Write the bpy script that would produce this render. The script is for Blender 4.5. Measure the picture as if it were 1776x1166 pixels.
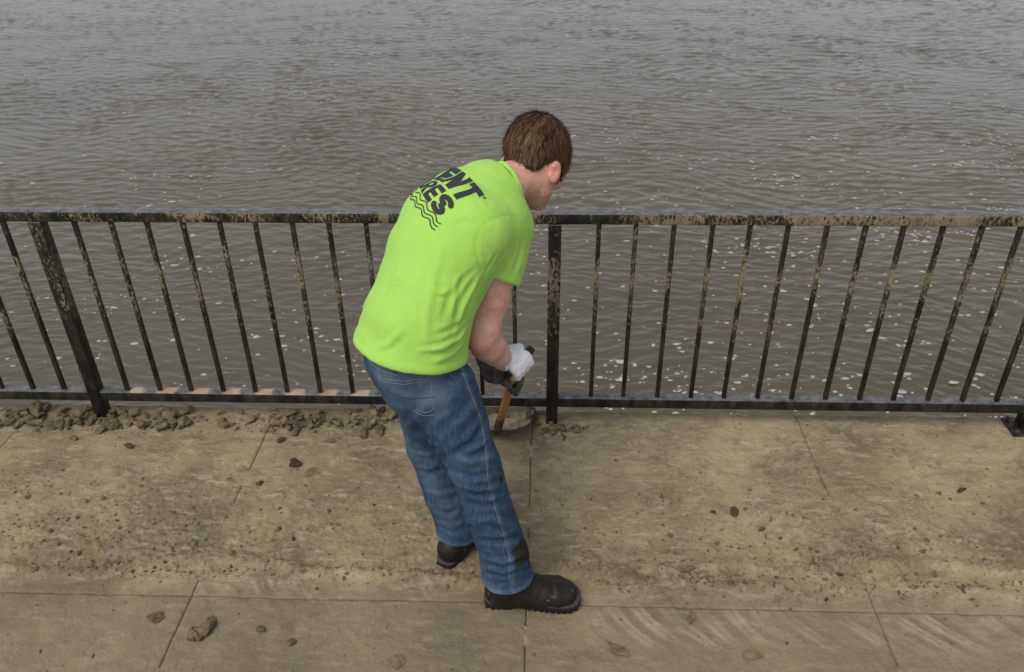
import bpy, bmesh, math, random
import numpy as np
from mathutils import Vector, Matrix
from mathutils.bvhtree import BVHTree
random.seed(7); RNG = np.random.default_rng(11)
R = math.radians
sc = bpy.context.scene
for o in list(bpy.data.objects): bpy.data.objects.remove(o)

# ------------------------------------------------------------------ camera
F_PX, PITCH, YAW, ROLL = 1435.53, .5623, -.0471, -.0146
CAM = np.array([-.0358, -3.1211, 2.4391])
_r0 = np.array([math.cos(YAW), -math.sin(YAW), 0.])
FWD = np.array([math.sin(YAW)*math.cos(PITCH), math.cos(YAW)*math.cos(PITCH), -math.sin(PITCH)])
_u0 = np.cross(_r0, FWD)
RIGHT = _r0*math.cos(ROLL)+_u0*math.sin(ROLL); UP = -_r0*math.sin(ROLL)+_u0*math.cos(ROLL)
cd = bpy.data.cameras.new('camera'); cam = bpy.data.objects.new('camera', cd)
sc.collection.objects.link(cam); sc.camera = cam
M4 = Matrix(((RIGHT[0], UP[0], -FWD[0], CAM[0]), (RIGHT[1], UP[1], -FWD[1], CAM[1]), (RIGHT[2], UP[2], -FWD[2], CAM[2]), (0, 0, 0, 1)))
cam.matrix_world = M4
cd.sensor_width = 36; cd.lens = 36*F_PX/1776; cd.clip_start = .05; cd.clip_end = 3000
cd.dof.use_dof = True; cd.dof.focus_distance = 2.75; cd.dof.aperture_fstop = 5.0

# ------------------------------------------------------------------ light: overcast daylight
SUN_EL, SUN_ROT = R(58), R(215)
w = bpy.data.worlds.new('World'); sc.world = w; w.use_nodes = True
wn = w.node_tree; wn.nodes.clear()
sky = wn.nodes.new('ShaderNodeTexSky'); sky.sky_type = 'NISHITA'; sky.sun_disc = False
sky.sun_elevation = SUN_EL; sky.sun_rotation = SUN_ROT; sky.dust_density = 1.5; sky.air_density = 1.0; sky.ozone_density = 1.0
hs = wn.nodes.new('ShaderNodeHueSaturation'); hs.inputs['Saturation'].default_value = .28
bg = wn.nodes.new('ShaderNodeBackground'); bg.inputs['Strength'].default_value = .12
wo = wn.nodes.new('ShaderNodeOutputWorld')
wn.links.new(sky.outputs[0], hs.inputs['Color']); wn.links.new(hs.outputs[0], bg.inputs[0]); wn.links.new(bg.outputs[0], wo.inputs[0])
sl = bpy.data.lights.new('sun', 'SUN'); sl.energy = 1.35; sl.angle = R(30); sl.color = (1, .96, .87)
so = bpy.data.objects.new('sun', sl); sc.collection.objects.link(so)
_sd = Vector((math.sin(SUN_ROT)*math.cos(SUN_EL), math.cos(SUN_ROT)*math.cos(SUN_EL), math.sin(SUN_EL)))
so.rotation_euler = _sd.to_track_quat('Z', 'Y').to_euler(); so.location = (0, 0, 8)
sc.view_settings.view_transform = 'Standard'; sc.view_settings.look = 'None'
sc.view_settings.exposure = .34; sc.view_settings.gamma = 1; sc.view_settings.use_curve_mapping = False

# ------------------------------------------------------------------ helpers
def W(px, py, y):
    d = (px-888)/F_PX*RIGHT-(py-583)/F_PX*UP+FWD
    return CAM+d*((y-CAM[1])/d[1])
def proj(P):
    v = P-CAM; z = v@FWD
    return np.stack([888+F_PX*(v@RIGHT)/z, 583-F_PX*(v@UP)/z, z], -1)
def V3(*a): return np.array(a, float)
def nrm(v): v = np.asarray(v, float); return v/np.linalg.norm(v)
def hash3(i, j, k, s):
    h = (i*374761393+j*668265263+k*2147483647+s*974634777) & 0xffffffff
    h = ((h ^ (h >> 13))*1274126177) & 0xffffffff
    h = (h ^ (h >> 16)) & 0xffffffff
    return h/4294967295.0
def noise(P, f=1., s=0):
    Q = np.asarray(P, float)*f; I = np.floor(Q).astype(np.int64); T = Q-I; T = T*T*T*(T*(T*6-15)+10)
    i, j, k = I[..., 0], I[..., 1], I[..., 2]; x, y, z = T[..., 0], T[..., 1], T[..., 2]
    def L(a, b, t): return a+(b-a)*t
    c = [[[hash3(i+a, j+b, k+g, s) for g in (0, 1)] for b in (0, 1)] for a in (0, 1)]
    v = L(L(L(c[0][0][0], c[1][0][0], x), L(c[0][1][0], c[1][1][0], x), y), L(L(c[0][0][1], c[1][0][1], x), L(c[0][1][1], c[1][1][1], x), y), z)
    return v*2-1
def fbm(P, f=1., s=0, o=4, g=.5):
    t = 0; a = 1
    for n in range(o): t = t+a*noise(P, f*2.03**n, s+n*17); a *= g
    return t
def sstep(a, b, x): t = np.clip((x-a)/(b-a), 0, 1); return t*t*(3-2*t)
def mk(name, v, f, m=None, parent=None, smooth=True):
    me = bpy.data.meshes.new(name); v = np.asarray(v, float); me.from_pydata(v.tolist() if len(v) < 2000 else [], [], f if len(v) < 2000 else [])
    if len(v) >= 2000:
        f = np.asarray(f, np.int32); n = f.shape[1]
        me.vertices.add(len(v)); me.vertices.foreach_set('co', v.ravel().astype(np.float32))
        me.loops.add(f.size); me.loops.foreach_set('vertex_index', f.ravel())
        me.polygons.add(len(f)); me.polygons.foreach_set('loop_start', np.arange(0, f.size, n, dtype=np.int32)); me.polygons.foreach_set('loop_total', np.full(len(f), n, np.int32))
        me.update(calc_edges=True); me.validate()
    me.polygons.foreach_set('use_smooth', np.full(len(me.polygons), smooth)); me.update()
    o = bpy.data.objects.new(name, me); sc.collection.objects.link(o)
    if m: me.materials.append(m)
    if parent: o.parent = parent
    return o
def tag(o, label=None, cat=None, group=None, kind=None):
    for k, x in (('label', label), ('category', cat), ('group', group), ('kind', kind)):
        if x: o[k] = x
    return o
def empty(name, loc, label=None, cat=None, group=None, kind=None):
    o = bpy.data.objects.new(name, None); sc.collection.objects.link(o); o.location = loc; o.empty_display_size = .1
    return tag(o, label, cat, group, kind)
def reparent(ch, par):           # keep world place
    ch.parent = par; ch.matrix_parent_inverse = Matrix.Translation(par.location).inverted()
def vattr(o, name, vals):
    a = o.data.attributes.new(name, 'FLOAT', 'POINT'); a.data.foreach_set('value', np.asarray(vals, np.float32))
def bev_box(cx, cy, cz, sx, sy, sz, b=.003):
    bm = bmesh.new(); bmesh.ops.create_cube(bm, size=1)
    for v in bm.verts: v.co = Vector((v.co.x*sx, v.co.y*sy, v.co.z*sz))
    bmesh.ops.bevel(bm, geom=bm.edges[:], offset=b, segments=2, affect='EDGES', profile=.6)
    for v in bm.verts: v.co += Vector((cx, cy, cz))
    vs = [tuple(v.co) for v in bm.verts]; bm.verts.index_update(); fs = [[v.index for v in f.verts] for f in bm.faces]; bm.free()
    return vs, fs
def join(parts):
    V = []; Fc = []
    for v, f in parts:
        n = len(V); V += [tuple(x) for x in v]; Fc += [[i+n for i in q] for q in f]
    return V, Fc
def tube(pts, rad, n=10, caps=True):
    pts = [np.asarray(p, float) for p in pts]; rad = [rad]*len(pts) if np.isscalar(rad) else rad
    V = []; Fc = []; up = V3(0, 0, 1)
    for i, p in enumerate(pts):
        t = nrm(pts[min(i+1, len(pts)-1)]-pts[max(i-1, 0)])
        if i == 0:
            a = up if abs(t[2]) < .9 else V3(1, 0, 0)
        u = nrm(a-t*(a@t)); a = u; v = np.cross(t, u)
        for k in range(n):
            th = 2*math.pi*k/n; V.append(p+rad[i]*(math.cos(th)*u+math.sin(th)*v))
    for i in range(len(pts)-1):
        for k in range(n):
            k2 = (k+1) % n; Fc.append([i*n+k, i*n+k2, (i+1)*n+k2, (i+1)*n+k])
    if caps: Fc.append(list(range(n))[::-1]); Fc.append([(len(pts)-1)*n+k for k in range(n)])
    return V, Fc

# ---- materials
class NT:
    def __init__(s, name):
        s.m = bpy.data.materials.new(name); s.m.use_nodes = True; s.t = s.m.node_tree; s.t.nodes.clear()
        s.o = s.n('ShaderNodeOutputMaterial'); s.p = s.n('ShaderNodeBsdfPrincipled'); s.l(s.p.outputs[0], s.o.inputs[0])
        s.g = s.n('ShaderNodeNewGeometry'); s.tc = s.g.outputs['Position']
    def n(s, t, **k):
        x = s.t.nodes.new(t)
        for a, b in k.items(): setattr(x, a, b)
        return x
    def l(s, a, b): s.t.links.new(a, b)
    def noise(s, scale, det=4, rough=.55, vec=None, dist=0):
        x = s.n('ShaderNodeTexNoise'); x.inputs['Scale'].default_value = scale; x.inputs['Detail'].default_value = det; x.inputs['Roughness'].default_value = rough; x.inputs['Distortion'].default_value = dist
        s.l(vec or s.tc, x.inputs['Vector']); return x.outputs['Fac']
    def vor(s, scale, vec=None, feat='F1'):
        x = s.n('ShaderNodeTexVoronoi', feature=feat); x.inputs['Scale'].default_value = scale; s.l(vec or s.tc, x.inputs['Vector']); return x.outputs['Distance']
    def map(s, sx=(1, 1, 1), rot=(0, 0, 0), vec=None):
        x = s.n('ShaderNodeMapping'); x.inputs['Scale'].default_value = sx; x.inputs['Rotation'].default_value = rot; s.l(vec or s.tc, x.inputs['Vector']); return x.outputs[0]
    def ramp(s, fac, stops):
        x = s.n('ShaderNodeValToRGB'); e = x.color_ramp.elements
        while len(e) < len(stops): e.new(.5)
        for i, (p, c) in enumerate(stops): e[i].position = p; e[i].color = (c, c, c, 1) if np.isscalar(c) else (*c, 1)
        s.l(fac, x.inputs[0]); return x.outputs[0]
    def mix(s, a, b, fac, mode='MIX'):
        x = s.n('ShaderNodeMix', data_type='RGBA', blend_type=mode)
        for v, i in ((fac, 0), (a, 6), (b, 7)):
            if hasattr(v, 'links') or hasattr(v, 'is_linked'): s.l(v, x.inputs[i])
            else: x.inputs[i].default_value = v if i == 0 else (*v, 1)
        return x.outputs[2]
    def math(s, op, a, b=0.):
        x = s.n('ShaderNodeMath', operation=op)
        for i, v in enumerate((a, b)):
            if hasattr(v, 'is_linked'): s.l(v, x.inputs[i])
            else: x.inputs[i].default_value = v
        return x.outputs[0]
    def sep(s, v=None):
        x = s.n('ShaderNodeSeparateXYZ'); s.l(v or s.tc, x.inputs[0]); return x.outputs
    def attr(s, n): x = s.n('ShaderNodeAttribute', attribute_name=n); return x.outputs['Fac']
    def bump(s, h, st=.3, d=.01, prev=None):
        x = s.n('ShaderNodeBump'); x.inputs['Strength'].default_value = st; x.inputs['Distance'].default_value = d; s.l(h, x.inputs['Height'])
        if prev: s.l(prev, x.inputs['Normal'])
        return x.outputs[0]
    def set(s, col=None, rough=None, norm=None, spec=None, **k):
        for nm, v in (('Base Color', col), ('Roughness', rough), ('Normal', norm), ('Specular IOR Level', spec)) + tuple(k.items()):
            if v is None: continue
            if hasattr(v, 'is_linked'): s.l(v, s.p.inputs[nm])
            else: s.p.inputs[nm].default_value = (*v, 1) if isinstance(v, tuple) and len(v) == 3 and nm != 'Subsurface Radius' else v
        return s.m

def mat_deck():
    s = NT('muddy_concrete')
    big = s.noise(1.7, 5, .6); med = s.noise(9, 6, .62); fine = s.noise(70, 4, .6); fl = s.noise(8, 5, .7, s.map((1, 3.2, 1), (0, 0, .12)))
    c = s.ramp(big, [(.36, (.165, .130, .074)), (.5, (.262, .208, .119)), (.64, (.350, .280, .165))])
    sm = s.noise(5, 7, .68, s.map((1, 2.4, 1), (0, 0, -.25)), .6); c = s.mix(c, (.135, .108, .074), s.math('MULTIPLY', s.ramp(sm, [(.36, 1.), (.46, 0.)]), .5))
    c = s.mix(c, (.47, .40, .29), s.math('MULTIPLY', s.ramp(fl, [(.53, 0.), (.68, 1.)]), .6))
    c = s.mix(c, (.13, .105, .072), s.math('MULTIPLY', s.ramp(med, [(.30, 1.), (.46, 0.)]), .6))
    c = s.mix(c, (.10, .08, .055), s.math('MULTIPLY', s.ramp(fine, [(.28, 1.), (.42, 0.)]), .5))
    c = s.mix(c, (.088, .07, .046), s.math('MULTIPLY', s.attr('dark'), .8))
    c = s.mix(c, (.180, .146, .096), s.math('MULTIPLY', s.attr('bare'), .65))
    c = s.mix(c, (.50, .43, .32), s.math('MULTIPLY', s.attr('dry'), .45))
    h = s.math('ADD', s.noise(38, 9, .74), s.math('MULTIPLY', s.vor(70), .45)); h = s.math('ADD', h, s.math('MULTIPLY', s.noise(13, 6, .7, None, .8), 1.2))
    # flakes of dried silt: stepped edges that lift and crack
    f1 = s.noise(11, 8, .68, s.map((1, 1.5, 1), (0, 0, .3)), .5); st = s.ramp(f1, [(.500, 0.), (.512, 1.)]); ed = s.ramp(f1, [(.486, 0.), (.500, 1.), (.508, 0.)])
    f2 = s.noise(27, 6, .66, None, .4); ed2 = s.ramp(f2, [(.545, 0.), (.560, 1.), (.572, 0.)]); st2 = s.ramp(f2, [(.556, 0.), (.57, 1.)]); gm = s.ramp(s.noise(2.6, 4, .6), [(.42, 0.), (.58, 1.)])
    notbare = s.math('SUBTRACT', 1., s.math('MULTIPLY', s.attr('bare'), .9)); gm = s.math('MULTIPLY', s.math('ADD', s.math('MULTIPLY', gm, .8), .2), notbare)
    c = s.mix(c, (.080, .064, .040), s.math('MULTIPLY', s.math('MULTIPLY', ed, gm), .8)); c = s.mix(c, (.37, .31, .205), s.math('MULTIPLY', s.math('MULTIPLY', st, gm), .32))
    c = s.mix(c, (.10, .08, .052), s.math('MULTIPLY', s.math('MULTIPLY', ed2, gm), .5)); h = s.math('ADD', h, s.math('MULTIPLY', s.math('MULTIPLY', s.math('ADD', st, st2), gm), .35))
    ck = s.noise(62, 7, .72, None, .6); ca = s.attr('crust')
    c = s.mix(c, (.085, .068, .043), s.math('MULTIPLY', s.math('MULTIPLY', s.ramp(ck, [(.37, 1.), (.41, 0.)]), ca), .5))
    c = s.mix(c, (.40, .335, .225), s.math('MULTIPLY', s.math('MULTIPLY', s.ramp(ck, [(.56, 0.), (.66, 1.)]), ca), .40))
    b = s.bump(h, .5, .010); hb = s.math('MULTIPLY', s.math('MULTIPLY', ck, ca), 1.); b = s.bump(hb, .6, .012, b)
    return s.set(c, .85, b, .22)
def mat_mud(name='dried_mud', k=1.0):
    s = NT(name); k *= .95; rnd = s.n('ShaderNodeObjectInfo').outputs['Random']
    c = s.ramp(s.noise(14, 6, .65), [(.3, (.070*k, .057*k, .035*k)), (.5, (.180*k, .140*k, .080*k)), (.72, (.31*k, .245*k, .142*k))])
    c = s.mix(c, (.062, .050, .032), s.ramp(rnd, [(.0, .5), (.3, .08), (1, 0.)]))
    return s.set(c, .85, s.bump(s.noise(60, 8, .7), .8, .010), .2)
def mat_water():
    s = NT('river_water')
    c = s.ramp(s.noise(.35, 4, .6), [(.3, (.088, .074, .050)), (.7, (.112, .094, .064))])
    n1 = s.noise(8, 5, .62, s.map((.6, 1.5, 1), (0, 0, .08))); n2 = s.noise(24, 4, .6, s.map((.8, 1.4, 1), (0, 0, -.3)))
    b = s.bump(n1, .30, .026); b = s.bump(n2, .3, .008, b)
    return s.set(c, .08, b, .5, IOR=1.42)
def mat_rail():
    s = NT('black_railing_paint')
    sp = s.sep(); gn = s.sep(s.g.outputs['Normal'])
    z = sp[2]
    n = s.noise(105, 9, .78, s.map((1, 1, .5))); nb = s.noise(7, 3, .5, s.map((1, 1, 1)))
    zone = s.ramp(z, [(0, 0.10), (.35, .22), (.55, .50), (.70, .66), (.80, .70), (.92, .48), (1., .54)])
    xr = s.ramp(s.math('MULTIPLY', s.math('ADD', sp[0], 2.6), .2), [(.2, .0), (.5, .0), (.66, .20), (1, .30)])   # more mud towards the right end of the handrail
    top = s.ramp(z, [(.985, 0.), (1., 1.)]) if False else s.math('GREATER_THAN', z, 1.02)
    zone = s.math('ADD', zone, s.math('MULTIPLY', xr, top))
    thr = s.math('ADD', s.math('ADD', n, s.math('MULTIPLY', s.math('SUBTRACT', nb, .5), .42)), s.math('MULTIPLY', s.math('SUBTRACT', zone, .5), .36))
    mud = s.ramp(thr, [(.555, 0.), (.585, .85), (.66, 1.)])
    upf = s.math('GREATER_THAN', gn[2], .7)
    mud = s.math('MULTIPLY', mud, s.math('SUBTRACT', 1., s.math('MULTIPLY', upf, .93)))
    col = s.mix((.007, .007, .008), (.25, .20, .12), mud)
    col = s.mix(col, (.085, .070, .046), s.math('MULTIPLY', s.ramp(s.noise(24, 7, .7, s.map((1, 1, .35))), [(.42, 0.), (.68, 1.)]), .5))
    # sheen of the sky, painted as grey on upward faces
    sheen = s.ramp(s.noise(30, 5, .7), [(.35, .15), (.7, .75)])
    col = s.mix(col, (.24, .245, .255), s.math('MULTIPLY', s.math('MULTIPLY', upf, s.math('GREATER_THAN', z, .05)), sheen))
    # orange-tan silt left between the bars of the left lower rail
    lo = s.math('MULTIPLY', s.math('LESS_THAN', z, .2), upf)
    xm = s.math('MULTIPLY', s.math('GREATER_THAN', sp[0], -2.0), s.math('LESS_THAN', sp[0], -.35))
    wv = s.math('SINE', s.math('MULTIPLY', s.math('ADD', sp[0], 2.014), 2*math.pi/.1538))
    pat = s.ramp(s.math('ADD', s.math('MULTIPLY', s.math('ADD', wv, 1), .3), s.math('MULTIPLY', s.noise(18, 3, .5), .6)), [(.46, 0.), (.66, .8)])
    oc = s.ramp(s.noise(6, 2, .5), [(.42, (.40, .215, .10)), (.55, (.42, .33, .21))])
    col = s.mix(col, oc, s.math('MULTIPLY', s.math('MULTIPLY', lo, xm), pat))
    rg = s.math('ADD', s.math('MULTIPLY', mud, .45), .38)
    return s.set(col, rg, s.bump(s.math('ADD', s.math('MULTIPLY', mud, .6), s.noise(160, 3, .6)), .35, .002), .3)
def simple(name, col, rough=.6, bump=None, spec=.4, var=.25, sc_=20, **k):
    s = NT(name); a = tuple(x*(1-var) for x in col); b = tuple(min(1, x*(1+var)) for x in col)
    c = s.ramp(s.noise(sc_, 5, .6), [(.3, a), (.7, b)])
    return s.set(c, rough, s.bump(s.noise(bump[0], 5, .65), bump[1], bump[2]) if bump else None, spec, **k)
def mat_skin():
    s = NT('skin')
    c = s.ramp(s.noise(22, 5, .65), [(.32, (.50, .235, .17)), (.5, (.64, .355, .27)), (.7, (.72, .45, .36))])
    c = s.mix(c, (.70, .25, .19), s.math('MULTIPLY', s.attr('red'), .75))
    c = s.mix(c, (.22, .12, .065), s.math('MULTIPLY', s.math('MULTIPLY', s.attr('beard'), s.ramp(s.noise(420, 2, .6), [(.42, 0.), (.58, 1.)])), .7))
    c = s.mix(c, (.33, .16, .09), s.math('MULTIPLY', s.ramp(s.noise(170, 3, .6), [(.62, 0.), (.72, 1.)]), .45))
    m = s.set(c, .5, s.bump(s.noise(240, 4, .6), .15, .002), .35)
    s.p.inputs['Subsurface Weight'].default_value = .12; s.p.inputs['Subsurface Radius'].default_value = (.02, .008, .004); s.p.inputs['Subsurface Scale'].default_value = .6
    return m
def mat_shirt():
    s = NT('lime_cotton')
    c = s.ramp(s.noise(5, 4, .6), [(.3, (.345, .625, .098)), (.7, (.39, .675, .122))])
    c = s.mix(c, (.29, .62, .06), s.math('MULTIPLY', s.attr('seam'), .5))
    h = s.math('ADD', s.noise(420, 2, .5), s.math('MULTIPLY', s.noise(22, 6, .65, s.map((1.3, 1.3, .6)), .7), 2.2))
    m = s.set(c, .92, s.bump(h, .38, .006), .08)
    s.p.inputs['Sheen Weight'].default_value = .15
    return m
def mat_denim():
    s = NT('blue_denim')
    st = s.noise(60, 4, .7, s.map((3.2, 3.2, .35))); fade = s.noise(5, 4, .6)
    c = s.ramp(st, [(.3, (.017, .036, .070)), (.55, (.038, .076, .132)), (.78, (.090, .142, .205))])
    c = s.mix(c, (.14, .19, .25), s.math('MULTIPLY', s.ramp(fade, [(.48, 0.), (.68, 1.)]), .6))
    c = s.mix(c, (.20, .30, .40), s.math('MULTIPLY', s.attr('wear'), .6))
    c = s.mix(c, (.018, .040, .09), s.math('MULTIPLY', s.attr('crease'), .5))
    c = s.mix(c, (.030, .024, .017), s.attr('mud'))
    c = s.mix(c, (.16, .125, .08), s.math('MULTIPLY', s.ramp(s.noise(9, 6, .7), [(.64, 0.), (.70, 1.)]), .45))
    h = s.math('ADD', s.noise(330, 2, .5), s.math('MULTIPLY', s.noise(26, 6, .68, None, .8), .9))
    return s.set(c, .85, s.bump(h, .3, .004), .15)
def mat_boot():
    s = NT('boot_leather')
    c = s.ramp(s.noise(12, 5, .6), [(.3, (.007, .0055, .005)), (.7, (.020, .015, .012))])
    sc1 = s.ramp(s.noise(32, 6, .7, s.map((1, 1.6, 1))), [(.60, 0.), (.68, 1.)])
    c = s.mix(c, (.24, .185, .13), s.math('MULTIPLY', sc1, .6))
    return s.set(c, .5, s.bump(s.noise(50, 8, .7), .5, .005), .28)
def mat_hair():
    s = NT('brown_hair')
    c = s.ramp(s.attr('tone'), [(0, (.018, .009, .004)), (.5, (.092, .045, .019)), (1, (.23, .125, .056))])
    return s.set(c, .55, None, .25)
M = dict(crumb=mat_mud('crumb_mud', .85), deck=mat_deck(), mud=mat_mud(), mudd=mat_mud('damp_mud', .42), water=mat_water(), rail=mat_rail(), skin=mat_skin(), shirt=mat_shirt(), denim=mat_denim(), boot=mat_boot(), hair=mat_hair(),
         foam=simple('foam', (.40, .39, .36), .6, (60, .3, .003), .3, .12), print=simple('black_print', (.030, .033, .042), .7, None, .25, .15),
         thread=simple('pale_thread', (.22, .25, .28), .8, None, .1, .35, 200), tdark=simple('dark_thread', (.035, .045, .07), .8, None, .1),
         glove=simple('white_knit', (.74, .73, .78), .92, (210, .5, .003), .1, .06, 30), gdirt=simple('muddy_glove', (.085, .080, .082), .85, (60, .6, .005), .2, .75, 34),
         wood=simple('ash_wood', (.40, .19, .055), .5, (120, .2, .002), .4, .3, 30), steel=simple('rusty_steel', (.035, .028, .020), .55, (60, .5, .004), .4, .6, 25),
         black=simple('black_plastic', (.012, .012, .013), .45, None, .4, .2), wall=simple('concrete', (.25, .215, .16), .9, (14, .4, .03), .2, .3, 4),
         rust=simple('rust', (.085, .042, .022), .85, (60, .6, .004), .2, .6, 30), sole=simple('sole_rubber', (.014, .012, .010), .8, (50, .6, .006), .25, .6, 20),
         welt=simple('sole_welt', (.045, .038, .031), .7, (80, .4, .003), .3, .4, 30))

# ------------------------------------------------------------------ the deck: slabs with height relief
EDGE = .066
XB = [-7.55, -6.3, -5.04, -3.79, -2.54, -1.335, -.093, 1.163, 2.41, 3.66, 4.91, 6.16]
YB = [EDGE, -1.085, -2.24, -3.4, -4.55, -5.7]
def height(x, y):
    P = np.stack([x, y, np.zeros_like(x)], -1)
    h = .0035*fbm(P, 3, 1, 3)+.0022*fbm(P, 14, 5, 3, .6)+.0010*fbm(P, 70, 9, 2)
    # crust of scraped mud: thick between the rows, with a crumbly lip
    lip = -.975+.05*fbm(P, 1.6, 31, 4)+.05*sstep(-.3, 1.2, x)
    crust = sstep(lip-.012, lip+.010, y)*(1-sstep(-.62, -.36, y+.10*fbm(P, 1.6, 41, 2)))
    cr = np.clip(.5+.9*fbm(P, 2.4, 44, 4), 0, 1)
    h = h+crust*(.006+.009*cr*np.abs(fbm(P, 26, 55, 4, .62))+.004*np.abs(fbm(P, 60, 56, 2)))
    lipm = np.exp(-((y-lip-.012)/.028)**2)*(1-.55*sstep(-.55, .1, x)*(1-sstep(.7, 1.1, x)))
    h = h+lipm*(.006+.010*np.abs(fbm(P, 38, 61, 3, .65)))
    # patches of broken crust
    dark = np.zeros_like(x)
    for cx, cy, rx, ry, s in [(-2.05, -.80, .35, .16, .5), (.30, -.93, .20, .07, 1), (.62, -.93, .10, .06, .9), (.06, -.90, .14, .07, .7), (1.02, -.86, .30, .10, .6), (1.45, -.84, .28, .13, .8), (1.20, -.45, .30, .09, .35), (-1.0, -.55, .25, .12, .4), (-.9, -.24, .2, .07, .3), (2.1, -.9, .5, .2, .45), (-2.9, -.8, .5, .2, .45), (-.36, -.9, .12, .05, .3)]:
        m = np.exp(-(((x-cx)/rx)**2+((y-cy)/ry)**2))*s*np.clip(.3+1.1*fbm(P, 7, 71, 3), 0, 1.2)
        h = h+m*(.004+.019*np.abs(fbm(P, 30, 77, 3, .65))); dark = np.maximum(dark, m*np.clip(-.25+2.2*np.abs(fbm(P, 46, 79, 3, .6)), 0, 1))
    # smeared ripples near the fence
    h = h+.0018*sstep(-.75, -.2, y)*fbm(P*np.array([1., 3., 1.]), 9, 91, 3)
    # tyre tracks: slanted lugs
    bare = sstep(-.99, -1.08, y)
    def track(x0, x1, yc, hw, pitch, slant, amp):
        q = (x+.035*noise(P, 3.1, 95)-slant*(y-yc)-.35*(y-yc)**2*6)/pitch
        tri = np.abs((q % 1)-.5)*2; lug = sstep(.30, .55, tri)*(1-sstep(.92, 1., tri))
        return amp*(.75+.6*noise(P, 9, 96))*lug*sstep(x0, x0+.12, x)*(1-sstep(x1-.15, x1, x))*np.exp(-((y-yc)/hw)**4)*(.35+.65*sstep(-.4, .3, fbm(P, 5, 97, 2)))
    t = track(-1.36, -.35, -1.035, .045, .112, -.75, .0045)+track(.06, 1.75, -1.165, .085, .098, -.85, .0042)+track(.0, 2.3, -1.02, .05, .098, .6, .002)+track(.2, 1.4, -.64, .07, .10, .8, .002)
    h = h+t
    dry = np.clip(t/.0045, 0, 1)*.8
    # scraped patch in front of the shovel blade, with the blade's shadow painted in
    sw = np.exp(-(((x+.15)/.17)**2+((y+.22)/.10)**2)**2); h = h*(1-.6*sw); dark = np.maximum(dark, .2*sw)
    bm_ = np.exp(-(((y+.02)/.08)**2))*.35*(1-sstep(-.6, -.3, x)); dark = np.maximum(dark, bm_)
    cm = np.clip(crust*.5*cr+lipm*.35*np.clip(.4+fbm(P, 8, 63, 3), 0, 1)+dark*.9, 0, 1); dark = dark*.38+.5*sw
    return h, np.clip(dark, 0, 1), bare*.8, dry, cm
def crustmask(x, y):
    P = np.stack([x, y, np.zeros_like(x)], -1)
    return sstep(-1.0, -.95, y+.04*noise(P, 6, 4))*(1-sstep(-.72, -.50, y-.24*sstep(.3, .9, x)+.22*fbm(P, 2.6, 41, 3)))
deck = empty('deck', (0, 0, 0), kind='structure')
for i in range(len(XB)-1):
    for j in range(len(YB)-1):
        x0, x1, y1, y0 = XB[i]+.0018, XB[i+1]-.0018, YB[j]-(.0018 if j else 0), YB[j+1]+.0018
        vis = (x1 > -2.9 and x0 < 2.7 and j < 2); st = .0062 if vis else .05
        nx, ny = max(2, int((x1-x0)/st)), max(2, int((y1-y0)/st))
        X, Y = np.meshgrid(np.linspace(x0, x1, nx), np.linspace(y0, y1, ny)); X = X.copy(); Y = Y.copy()
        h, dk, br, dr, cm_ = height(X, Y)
        # chipped arris
        d = np.minimum(np.minimum(X-x0, x1-X), Y-y0 if True else 9); d = np.minimum(d, (y1-Y) if j else d)
        h = h-.0035*np.exp(-d/.004)*(.6+.8*noise(np.stack([X, Y, 0*X], -1), 14, 8))*(1-.9*crustmask(X, Y))
        Z = h
        v = np.stack([X, Y, Z], -1).reshape(-1, 3)
        a = (np.arange(ny-1)[:, None]*nx+np.arange(nx-1)[None]).ravel(); f = np.stack([a, a+1, a+nx+1, a+nx], -1)
        # skirt all round so that the slab has a side
        ring = np.concatenate([np.arange(nx), np.arange(1, ny)*nx+nx-1, (ny-1)*nx+np.arange(nx-2, -1, -1), np.arange(ny-2, 0, -1)*nx])
        low = v[ring].copy(); low[:, 2] = -.09; n0 = len(v); k = len(ring)
        sk = np.stack([ring, n0+np.arange(k), n0+(np.arange(k)+1) % k, np.roll(ring, -1)], -1)
        o = mk('slab', np.vstack([v, low]), np.vstack([f, sk]).tolist() if len(v)+k < 2000 else np.vstack([f, sk]), M['deck'], deck)
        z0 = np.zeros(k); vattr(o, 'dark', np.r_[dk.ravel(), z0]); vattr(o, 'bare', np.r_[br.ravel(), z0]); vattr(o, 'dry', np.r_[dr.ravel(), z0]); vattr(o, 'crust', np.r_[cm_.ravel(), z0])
for xj in XB[3:9]:      # mud pressed into the joints where the crust lies over them
    yy_ = np.linspace(EDGE-.01, -2.2, 420); off = np.array([-.006, -.003, 0, .003, .006]); Xj, Yj = np.meshgrid(xj+off, yy_)
    cm = crustmask(Xj, Yj)+.8*(noise(np.stack([Xj*0+xj, Yj, 0*Xj], -1), 9, 6) > .35); Zj = height(Xj, Yj)[0]+.0006-.012*(cm < .45)-np.abs(off)[None]*.25
    v = np.stack([Xj, Yj, Zj], -1).reshape(-1, 3); a = (np.arange(419)[:, None]*5+np.arange(4)[None]).ravel(); f = np.stack([a, a+5, a+6, a+1], -1)
    o = mk('joint_mud', v, f, M['deck'], deck)
v, f = bev_box(-.7, (EDGE-5.7)/2-.004, -.9, 13.7, EDGE+5.7-.008, 1.775, .01)
tag(mk('seawall', v, f, M['wall'], smooth=False), kind='structure')
b = join([bev_box(-.7, (EDGE-5.7)/2-.004, -2.6, 13.8, EDGE+5.7, 1.6, .01)]); tag(mk('seawall_footing', b[0], b[1], M['wall'], smooth=False), kind='structure')

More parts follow.
